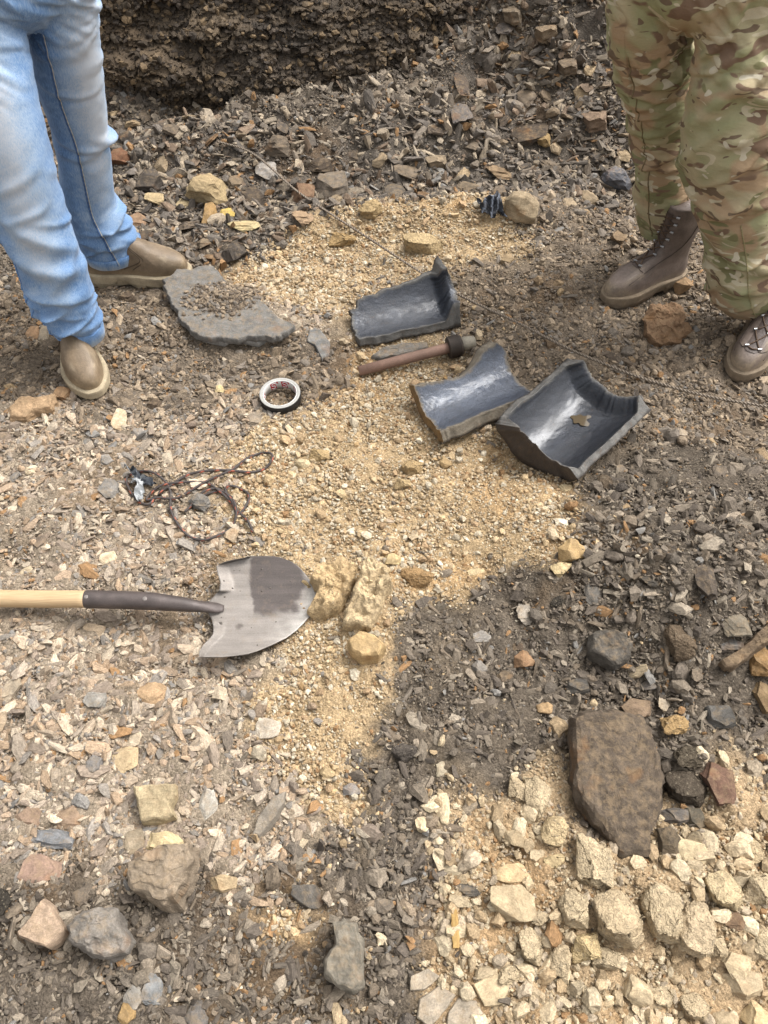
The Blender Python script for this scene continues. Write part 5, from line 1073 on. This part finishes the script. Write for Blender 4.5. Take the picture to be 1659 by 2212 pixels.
heroes = [
 (355,1818,82,56,'block',(212,190,146),'cream stone under the pale squared stone'),(90,1872,86,62,'slab',(158,130,112),'pinkish brown wedge stone at the left edge foreground'),(154,1760,78,50,'slab',(150,126,104),'brown angular stone left of the pale squared stone'),(60,1758,62,46,'slab',(146,122,102),'brown stone at the left edge, beside another brown angular one'),
 (268,1636,60,62,'slab',(196,172,134),'pale tan stone beside a small grey orange one'),(206,1646,36,42,'block',(140,134,128),'small grey stone with an orange spot'),(451,1730,44,66,'slab',(186,178,164),'upright whitish chip right of the pale squared stone'),(483,1906,62,42,'block',(184,160,124),'tan stone right of the large boulder'),(208,1510,50,40,'block',(150,144,134),'grey block in the left stone chips'),
 (580,1570,56,46,'slab',(200,186,166),'whitish flat chip near the sand edge'),(665,1932,72,50,'block',(100,94,86),'dark grey lump in the lower dark soil'),(330,2130,44,60,'slab',(132,132,130),'grey slate chip at the bottom left'),(290,2142,44,58,'slab',(146,140,130),'grey upright chip beside the slate chip at the bottom'),(426,2184,54,66,'slab',(112,106,100),'dark grey stone at the bottom edge'),(760,1704,40,28,'round',(138,132,126),'grey pebble at the edge of sand and dark grit'),
 (114,1808,96,42,'block',(128,128,128),'bluish grey lump at the left edge'),(273,2186,40,46,'round',(178,140,84),'ochre lump at the bottom edge'),(292,1813,44,60,'slab',(160,144,120),'leaning tan chip left of the cream stone'),(1483,1633,66,56,'clod',(92,82,68),'dark crumbly clod right of the big dark slab, highest'),(1478,1698,94,84,'clod',(88,78,66),'dark crumbly clod right of the big dark slab, larger one'),(1551,1682,64,108,'block',(116,88,72),'reddish brown rock near the right edge'),(1461,1760,76,38,'block',(104,97,90),'dark grey stone beside the tip of the dark slab'),(1443,1812,56,58,'block',(96,84,68),'dark brown lump below the dark grey stone'),(1500,1766,40,50,'block',(98,90,76),'brown stone behind the dark grey one'),
 (1372,1528,66,56,'block',(138,116,94),'brown stone just above the big dark slab'),(957,1658,30,34,'slab',(196,180,152),'pale chip alone on the dark grit'),(1176,1529,36,32,'round',(184,146,98),'ochre pebble on the dark soil'),(1015,1916,58,32,'slab',(92,86,78),'dark stone left of the clay lumps'),(1584,1986,46,38,'slab',(122,98,76),'brown flat stone among the clay lumps'),(1133,1322,36,48,'slab',(170,158,142),'pale grey stone standing on the dark soil'),(1131,1424,46,40,'round',(160,118,80),'orange brown knobbly stone on the dark soil'),(1126,1396,38,18,'slab',(90,76,62),'dark chip resting above the orange brown stone'),
 (1463,1386,62,80,'clod',(110,94,76),'brown earthy lump in the dark soil'),(1585,1333,56,70,'slab',(124,114,98),'grey tan rock near the right edge above the long slab'),(1581,1389,52,26,'slab',(122,118,112),'small grey block lying on the long brown slab'),(1640,1424,50,64,'block',(144,112,72),'ochre brown rock at the right edge under the long slab'),(1652,1500,50,80,'block',(134,110,78),'big brown rock cut by the right edge'),(1554,1546,60,52,'block',(100,96,90),'dark grey rock at the right above the reddish one'),(1280,1272,36,60,'slab',(112,106,98),'grey slab half sunk at the edge of the dark soil'),(1520,1245,46,96,'block',(88,78,68),'long dark stone on the dark mound'),(1402,1476,40,24,'slab',(128,120,112),'small smooth grey stone on the dark soil'),(1247,1480,52,34,'block',(92,87,80),'dark stone lying low in the middle of the dark soil'),
 (1220,1056,32,24,'block',(216,194,152),'cream stone at the foot of the largest casing fragment'),(1040,1372,42,26,'slab',(160,152,142),'pale grey chip on the dark grit'),(1035,1440,34,30,'round',(136,128,118),'grey pebble on the dark grit'),(1469,616,44,40,'block',(160,124,84),'ochre stone beside the far lace-up boot'),
 (450,416,96,76,'block',(184,156,108),'fractured yellow tan rock in the spoil left of the wire'),(455,464,36,50,'block',(172,132,76),'ochre stone below the fractured rock'),(490,461,40,30,'slab',(216,184,100),'small bright yellow flat stone'),(527,487,74,26,'slab',(204,180,124),'flat pale yellow stone beyond the far brown boot'),(655,422,52,52,'block',(134,104,80),'rust brown stone beside the wire'),(655,468,50,36,'slab',(166,138,108),'tan flat stone under the wire'),(718,408,78,64,'block',(124,112,98),'largest grey block of the spoil heap'),(692,352,54,34,'slab',(84,72,60),'dark block at the top of the spoil heap'),(850,412,58,70,'slab',(106,96,84),'leaning dark slab in the spoil heap'),(575,366,48,44,'slab',(166,158,148),'greyish white stone on the crest of the spoil heap'),
 (995,160,32,88,'slab',(94,82,72),'upright dark slab on the far slope'),(997,240,50,56,'slab',(112,104,98),'grey slab below the upright one on the far slope'),(1281,262,58,50,'block',(134,112,92),'brown block on the far slope beside the camouflage leg'),(1142,290,84,36,'slab',(84,73,62),'dark slab covered with grit on the far slope'),(1172,302,32,30,'block',(164,136,92),'ochre box-like stone on the far slope'),(1326,388,64,56,'block',(104,104,108),'bluish dark rock behind the camouflage leg'),(296,476,62,34,'slab',(148,118,92),'brown stone beyond the far jeans leg'),(262,345,50,38,'round',(130,92,68),'rust red stone behind the jeans'),
 (334,428,44,28,'slab',(196,172,130),'small cream stone beyond the far brown boot'),(400,440,38,30,'slab',(200,178,136),'cream chip left of the fractured rock'),(880,372,62,30,'slab',(120,106,90),'long brown slab high on the spoil heap'),(940,352,48,34,'block',(150,132,108),'tan block high on the spoil heap'),(1010,405,56,30,'slab',(126,110,90),'brown slab at the right end of the spoil heap'),(1080,372,64,34,'slab',(140,116,88),'tan brown slab below the far slope'),(1230,440,44,30,'slab',(170,150,122),'pale slab in the soil below the far slope'),(1090,58,40,30,'slab',(128,118,110),'grey slab high on the far slope'),(1180,75,52,40,'block',(142,122,98),'tan block high on the far slope'),(1225,145,44,40,'block',(120,104,86),'brown block in the middle of the far slope'),(1105,35,46,34,'block',(136,120,100),'tan grey stone at the top of the far slope'),
 (70,716,36,46,'slab',(150,118,88),'brown flat chip behind the near jeans leg, left one'),(92,718,28,44,'slab',(142,130,112),'grey brown chip behind the near jeans leg, right one'),(138,850,36,34,'block',(164,124,84),'ochre stone touching the toe of the near brown boot'),(480,658,32,18,'slab',(168,148,124),'pale flat pebble on the soil over the broken slab'),(478,690,26,14,'slab',(164,142,118),'small tan pebble on the soil over the broken slab, lower'),(475,842,22,20,'block',(212,190,140),'cream pebble left of the tape roll'),
 (470,310,0,0,'','',''),
]
for q in heroes:
    if q[2]: hero(*q[:6], q[6], yaw=None, group=ST)
# wooden splinter
pa, pb = at(979, 1954), at(984, 2050); V = []
rgw = random.Random(3)
for k in range(14):
    f = k / 13; c = pa * (1 - f) + pb * f + np.array([0, 0, .010]); w_ = .0072 * (1 - .5 * abs(f - .6))
    for dx, dz in ((-1, -.6), (1, -.6), (1.05, .4), (.3, .7), (-.9, .5)): V.append(c + np.array([dx * w_, 0, dz * w_]) + np.array([rgw.uniform(-.001, .001), 0, rgw.uniform(-.001, .001)]))
V = np.array(V); F = [tuple(f) for f in grid_faces(14, 5, True)] + [(4, 3, 2, 1, 0), (65, 66, 67, 68, 69)]
b = NB('split_wood'); co = b.coord('Object', (200, 12, 200)); n1 = b.noise(co, 1, 4, .6); b.set(Base_Color=b.mix(b.ramp(n1.outputs['Fac'], .3, .7), c4((196, 164, 104)), c4((150, 116, 66))), Roughness=.8)
tag(obj('wood_splinter', mesh_np('wood_splinter', V - pa, F, False), b.m, None, pa), 'pale yellow splinter of wood lying among the clay lumps', 'wood')
# plates of smooth dried mud
mud = [[(905,2160),(950,2128),(985,2150),(960,2185),(930,2220),(900,2200)],[(968,2188),(990,2155),(1030,2160),(1045,2190),(1010,2222),(960,2230)],[(1020,2128),(1070,2100),(1105,2125),(1085,2170),(1045,2176)],[(888,2110),(925,2092),(950,2110),(918,2140),(885,2140)]]
for k, (q, lb) in enumerate(zip(mud, ['smooth grey plate of dried mud at the bottom edge, left of a crack','smooth grey plate of dried mud at the bottom edge, right of a crack','cracked cream plate of mud above the grey ones','small grey plate of dried mud beside the dark soil'])):
    tag(traced(q, .014, (176,162,142) if k != 2 else (208,186,150), lb, 'mud plate', 'mud_plate', 70 + k, .002, (0, 0), 0, -.002, inset=.08), group='plates of dried mud')

# ------------------------------------------------------------------ further stones of fist size, each a thing of its own
LM = [('the tape roll', flat(608,868)), ('the coil of cord', flat(420,1060)), ('the shovel blade', flat(560,1310)), ('the shovel handle', flat(120,1300)), ('the near brown boot', flat(195,800)), ('the far brown boot', flat(300,600)), ('the broken grey slab', flat(500,690)), ('the farthest fragment', flat(850,660)), ('the middle fragment', flat(1000,870)), ('the largest fragment', flat(1220,930)), ('the rusty pipe', flat(880,790)), ('the layered reddish rock', flat(1430,700)), ('the far lace-up boot', flat(1390,610)), ('the near lace-up boot', flat(1600,780)), ('the big dark shale slab', flat(1320,1710)), ('the biggest clay lump', flat(1332,1970)), ('the large boulder', flat(365,1905)), ('the pinkish three-cornered stone', flat(107,2004)), ('the yellow stained grey stone', flat(744,2076)), ('the long curved brown slab', flat(1610,1410)), ('the wooden splinter', flat(981,2000)), ('the cracked sandy blocks', flat(780,1300)), ('the fractured yellow tan rock', at(450,416)), ('the largest grey block', at(718,408)), ('the rounded grey tan rock', at(1125,446)), ('the dark grit covered slab', at(1142,290)), ('the dark rock face', at(600,292)), ('the pale squared stone', flat(342,1745)), ('the upright dark slab', at(995,200)), ('the ochre clod at the sand edge', flat(1236,1191)), ('the torn plastic scrap', at(1055,468)), ('the sunken grey slab', flat(1280,1272)), ('the slanting grey tan slab', flat(580,1768))]
LMx = np.array([p[:2] for _, p in LM])
def cname(c):
    r, g, bb = c; lum = (r + g + bb) / 3; sat = r - bb
    a = 'pale' if lum > 165 else 'dark' if lum < 97 else ''
    h = 'cream' if lum > 165 and sat > 40 else 'ochre' if sat > 70 else 'tan' if sat > 42 and lum > 125 else 'brown' if sat > 22 else 'grey'
    return (a + ' ' + h).strip()
MIX = {0: ('clod', 'round', 'round', 'slab'), 1: ('slab', 'slab', 'slab', 'block'), 2: ('slab', 'slab', 'block', 'clod'), 3: ('clod', 'clod', 'round', 'block'), 4: ('slab', 'block', 'block', 'clod'), 5: ('slab', 'slab', 'block', 'slab')}
PAL8 = [[(198,158,102),(210,174,120),(184,142,86),(220,192,146)],[(166,150,130),(184,162,134),(146,128,110),(196,178,152),(126,110,96),(174,144,110),(208,188,156),(136,130,122)],[(94,86,78),(82,74,66),(112,101,88),(74,68,60),(126,113,98),(102,88,72)],[(196,174,140),(187,165,130),(204,185,152),(178,153,117)],[(134,112,86),(116,96,74),(154,130,100),(102,86,70),(168,144,110)],[(120,106,90),(138,120,98),(98,86,74),(160,140,112),(86,78,70),(180,156,122),(128,100,72)]]
SZ = {0: (.018, .034), 1: (.036, .074), 2: (.034, .062), 3: (.038, .074), 4: (.026, .052), 5: (.048, .092)}
DENS = {0: .4, 1: 1.5, 2: .9, 3: 1.3, 4: .9, 5: 3.4}
rs = random.Random(21); auto = []; tries = 0
TK = np.array(TAKEN)
NAUTO = 300 - 48 - len([h for h in heroes if h[2]]) - 12 + 30
while len(auto) < NAUTO and tries < 60000:
    tries += 1; px = rs.uniform(-20, 1680); py = rs.uniform(20, 2230)
    # even over the ground, not over the picture: thin out the near rows
    p = flat(px, py) if py > 330 else at(px, py)
    if depth(p) < 1e-3 or p[1] > 3.75: continue
    if py < 330 and px < 1010 and not (py > 240 and px < 560): continue
    if rs.random() > min(1, (depth(p) / 2.9) ** 2.2): continue
    zn = int(zones([p[0]], [p[1]])[0].argmax())
    if rs.random() > DENS[zn] / 3.4: continue
    a, bb = SZ[zn]; L = a + (bb - a) * rs.random() ** 1.8
    if depth(p) > 2.6: L *= 1.15
    if len(TK) and (np.hypot(TK[:, 0] - p[0], TK[:, 1] - p[1]) < TK[:, 2] + L * .45).any(): continue
    auto.append((p, zn, L)); TK = np.vstack([TK, [p[0], p[1], L * .5]])
AN = []
for p, zn, L in auto:
    kd = rs.choice(MIX[zn]); c = rs.choice(PAL8[zn]); 
    if rs.random() < .12 and zn in (2, 4): c = rs.choice(PAL8[1])
    W = L * rs.uniform(.55, .95); T = min(L, W) * DEFT[kd] * rs.uniform(.7, 1.3); p = np.array(p); p[2] = hz(p[0], p[1])
    tl = .35 if zn in (1, 2, 5) else .2; jj = rs.uniform(.9, 1.1)
    if zn == 5: tl = .6
    AN.append((stone(p, L, W, T, kd, tuple(min(255, max(0, v * jj)) for v in c), rs.uniform(0, 6.28), 'x', 'clod' if kd == 'clod' else 'stone', 'clod' if kd == 'clod' else 'stone', CL if kd == 'clod' else ST, (rs.uniform(-tl, tl), rs.uniform(-tl, tl)), .22), p, L, kd, c))
# labels: what it looks like, and the landmarks it lies between
used = {}
for o, p, L, kd, c in AN:
    d = np.hypot(LMx[:, 0] - p[0], LMx[:, 1] - p[1]); k = np.argsort(d)[:4]
    size = 'large' if L > .058 else 'small' if L < .034 else 'middling'
    shape = {'slab': 'flat stone', 'block': 'angular stone', 'round': 'rounded stone', 'clod': 'crumbly clod'}[kd]
    a = LM[k[0]]; dx, dy = p[0] - a[1][0], p[1] - a[1][1]
    side = ('behind' if dy > 0 else 'below') if abs(dy) > abs(dx) else ('right of' if dx > 0 else 'left of')
    used.setdefault('%s %s %s %s %s' % (size, cname(c), shape, side, a[0]), []).append((float(d[k[0]]), o))
OD = ['nearest', 'second', 'third', 'fourth', 'fifth', 'sixth', 'seventh', 'eighth', 'ninth', 'tenth', 'eleventh', 'twelfth', 'thirteenth', 'fourteenth']
for lb, it in used.items():
    it.sort(key=lambda q: q[0])
    for n_, (dd_, o) in enumerate(it):
        o['label'] = lb if len(it) == 1 else lb + ', %s from it' % OD[min(n_, 13)] if n_ else lb + ', the nearest'

# ------------------------------------------------------------------ loose gravel and crumbs, past counting
def scatter(dens):
    x0, x1, y0, y1 = -2.3, 2.3, -.5, 3.9; n = int(dens * (x1 - x0) * (y1 - y0)); x = RNG.uniform(x0, x1, n); y = RNG.uniform(y0, y1, n)
    z = H(x, y); q = proj(np.stack([x, y, z], 1)); mg = 350 if dens > 20000 else 950; k = (q[:, 0] > -mg) & (q[:, 0] < 1659 + mg) & (q[:, 1] > -160) & (q[:, 1] < 2212 + mg * .5); return x[k], y[k], z[k]
EX = [(p[0], p[1], p[2]) for p in TAKEN if False]
#        zone:   S     T    D    P    B    R   keep probability per class
CLS = [ (26000, .0032, .0062, (1., .45, .75, .8, .8, .25), (.93, .3, .35, .9, .6, .3)),
        (19000, .006, .0115, (.60, .9, 1., .75, .9, .7), (.85, .15, .25, .85, .4, .15)),
        (7200, .011, .021, (.22, 1., .85, .45, .75, 1.), (.75, .05, .12, .7, .25, .05)),
        (1500, .020, .034, (.06, .9, .80, .6, .5, 1.), (.7, .02, .08, .8, .15, .03)),
        (520, .032, .046, (.03, .45, .55, .6, .22, 1.), (.7, .02, .08, .85, .15, .03)) ]
AP, AR, AS, AI, AC = [], [], [], [], []
BIG = np.array([t for t in TAKEN])
for ci_, (dn, a, bb, kp, cr) in enumerate(CLS):
    x, y, z = scatter(dn); W = zones(x, y); cs = W.cumsum(1); zi = np.minimum((RNG.random(len(x))[:, None] > cs).sum(1), 5)
    clump = 1.0 if ci_ == 0 else np.clip(1 + 2.0 * fbm(x * 3.2, y * 3.2, 0, 900, 4) + 1.0 * fbm(x * 10, y * 10, 0, 905, 3), .25, 2)
    k = RNG.random(len(x)) < np.array(kp)[zi] * clump
    if ci_ >= 2:
        for t in BIG: k &= np.hypot(x - t[0], y - t[1]) > t[2] * .8
    x, y, z, zi = x[k], y[k], z[k], zi[k]; n = len(x)
    sz = a + (bb - a) * RNG.random(n) ** 1.7; far = ss(2.4, 3.3, y); sz = sz * (1 + .35 * far) * (1 + .35 * ((zi == 5) & (ci_ >= 2)))
    crumb = RNG.random(n) < np.array(cr)[zi]
    r1 = np.where(crumb, RNG.uniform(.65, 1., n), np.where((zi == 2) | (zi == 5), RNG.uniform(.26, .75, n), RNG.uniform(.32, .85, n))); r2 = np.where(crumb, RNG.uniform(.5, .85, n), RNG.uniform(.10, .34, n))
    sl = np.stack([sz * np.where(crumb, 1.1, 1.4), sz * r1, sz * r2], 1)
    tl = np.where(crumb, .4, np.where((zi == 2) | (zi == 5), .55, .38))
    rot = np.stack([RNG.normal(0, 1, n) * tl, RNG.normal(0, 1, n) * tl, RNG.uniform(0, 6.283, n)], 1)
    pr_ = np.zeros((n, 3))
    for q in range(6):
        m = zi == q; pr_[m] = PAL[q][RNG.integers(0, len(PAL[q]), m.sum())]
    for q, f in ((1, .28), (4, .2), (5, .2), (2, .15)): pr_[zi == q] = pr_[zi == q] * (1 - f) + PAL[q].mean(0) * f
    pr_ *= RNG.uniform(.74, 1.2, n)[:, None]
    st_ = RNG.random(n) < .03; pr_[st_] = alb((156, 122, 86))
    bl_ = (RNG.random(n) < .02) & (zi != 0) & (zi != 3); pr_[bl_] = alb((140, 135, 128))
    AP.append(np.stack([x, y, z + sl[:, 2] * RNG.uniform(.05, .45, n)], 1)); AR.append(rot); AS.append(sl); AI.append(np.where(crumb, NCH + RNG.integers(0, NCR, n), RNG.integers(0, NCH, n))); AC.append(pr_)
# soil lying on the broken slab and chips caught on the face
n = 2600; q = RNG.normal(0, 1, (n, 2)); cq = flat(484, 682); x = cq[0] + q[:, 0] * .046; y = cq[1] + q[:, 1] * .028; sz = .003 + .018 * RNG.random(n) ** 4
sx_, sy_ = x - SLAB_C[0], y - SLAB_C[1]; top = np.maximum(H(x, y), np.where((np.abs(sx_) < .16) & (np.abs(sy_) < .11), SLAB_C[2] + SLAB_T + .02 * sx_ + .10 * sy_, -9)); AP.append(np.stack([x, y, top + .016 * np.exp(-(q ** 2).sum(1) / 1.6) * RNG.random(n)], 1)); AR.append(RNG.uniform(-1, 1, (n, 3)) * [.6, .6, 3.1]); AS.append(np.stack([sz, sz * .75, sz * .6], 1)); AI.append(NCH + RNG.integers(0, NCR, n)); AC.append(PAL[4][RNG.integers(0, 6, n)] * RNG.uniform(.75, 1.15, n)[:, None])
n = 48000; uu = RNG.uniform(-1.9, .75, n); v_ = RNG.random(n) * .85; wx, wy, wz, *_ = face_pos(uu[:, None], v_[:, None]); wx, wy, wz = wx[:, 0], wy[:, 0], wz[:, 0]
sz = .006 + .030 * RNG.random(n) ** 4; lo = ss(.25, .45, wz) * 1.0; kk = RNG.random(n) < .55 + .45 * lo
AP.append(np.stack([wx, wy - .002, wz], 1)[kk]); AR.append(np.stack([RNG.normal(.5, .5, n), RNG.normal(0, .4, n), RNG.uniform(0, 6.28, n)], 1)[kk]); AS.append(np.stack([sz, sz * RNG.uniform(.4, .9, n), sz * RNG.uniform(.25, .6, n)], 1)[kk]); AI.append(RNG.integers(0, NCH, n)[kk])
WC = np.array([alb(c) for c in [(84,74,62),(98,86,72),(72,64,56),(116,100,80),(132,112,86),(90,80,70)]]); AC.append((WC[RNG.integers(0, 6, n)] * RNG.uniform(.8, 1.2, n)[:, None])[kk])
AP, AR, AS, AI, AC = (np.concatenate(a) for a in (AP, AR, AS, AI, AC))
# nothing loose inside the boots, the roll or the shovel's steel
def inside(o_pts, pts): pass
for hl, to in ((heelA, toeA), (heelB, toeB), (heelC, toeC), (heelD, toeD)):
    d = to[:2] - hl[:2]; L = np.linalg.norm(d); d /= L; r = AP[:, :2] - hl[:2]; k = ((r @ d) > .0) & ((r @ d) < L) & (np.abs(r @ np.array([-d[1], d[0]])) < .045); AP, AR, AS, AI, AC = AP[~k], AR[~k], AS[~k], AI[~k], AC[~k]
q = proj(AP); k = (q[:, 0] > 440) & (q[:, 0] < 690) & (q[:, 1] > 1195) & (q[:, 1] < 1425) & (AS[:, 0] > .013); k |= (np.hypot(AP[:, 0] - tc[0], AP[:, 1] - tc[1]) > TR * .74) & (np.hypot(AP[:, 0] - tc[0], AP[:, 1] - tc[1]) < TR * 1.05) & (AS[:, 0] > .006)
k |= (np.abs(q[:, 1] - 1295) < 26) & (q[:, 0] < 450) & (AS[:, 0] > .018)
AP, AR, AS, AI, AC = AP[~k], AR[~k], AS[~k], AI[~k], AC[~k]
print('gravel instances', len(AP))
me = bpy.data.meshes.new('loose_gravel'); me.vertices.add(len(AP)); me.vertices.foreach_set('co', AP.astype(np.float32).ravel())
for nm, ar in (('rot', AR), ('scl', AS)):
    a = me.attributes.new(nm, 'FLOAT_VECTOR', 'POINT'); a.data.foreach_set('vector', ar.astype(np.float32).ravel())
a = me.attributes.new('pick', 'INT', 'POINT'); a.data.foreach_set('value', AI.astype(np.int32))
a = me.attributes.new('col', 'FLOAT_COLOR', 'POINT'); a.data.foreach_set('color', np.c_[np.clip(AC, 0, 1), np.ones(len(AC))].astype(np.float32).ravel())
go = obj('loose_gravel', me); tag(go, kind='stuff')
ng = bpy.data.node_groups.new('scatter_gravel', 'GeometryNodeTree'); ng.interface.new_socket('Geometry', in_out='INPUT', socket_type='NodeSocketGeometry'); ng.interface.new_socket('Geometry', in_out='OUTPUT', socket_type='NodeSocketGeometry')
N = ng.nodes; gi = N.new('NodeGroupInput'); gout = N.new('NodeGroupOutput'); iop = N.new('GeometryNodeInstanceOnPoints'); cin = N.new('GeometryNodeCollectionInfo')
cin.inputs['Collection'].default_value = pcol; cin.inputs['Separate Children'].default_value = True; cin.inputs['Reset Children'].default_value = True
iop.inputs['Pick Instance'].default_value = True
def na(name, t): x = N.new('GeometryNodeInputNamedAttribute'); x.data_type = t; x.inputs['Name'].default_value = name; return [s for s in x.outputs if s.name == 'Attribute' and s.enabled][0]
er = N.new('FunctionNodeEulerToRotation'); Lk = ng.links.new
Lk(na('rot', 'FLOAT_VECTOR'), er.inputs[0]); Lk(er.outputs[0], iop.inputs['Rotation']); Lk(na('scl', 'FLOAT_VECTOR'), iop.inputs['Scale']); Lk(na('pick', 'INT'), iop.inputs['Instance Index'])
Lk(gi.outputs[0], iop.inputs['Points']); Lk(cin.outputs[0], iop.inputs['Instance']); Lk(iop.outputs[0], gout.inputs[0])
md = go.modifiers.new('scatter', 'NODES'); md.node_group = ng
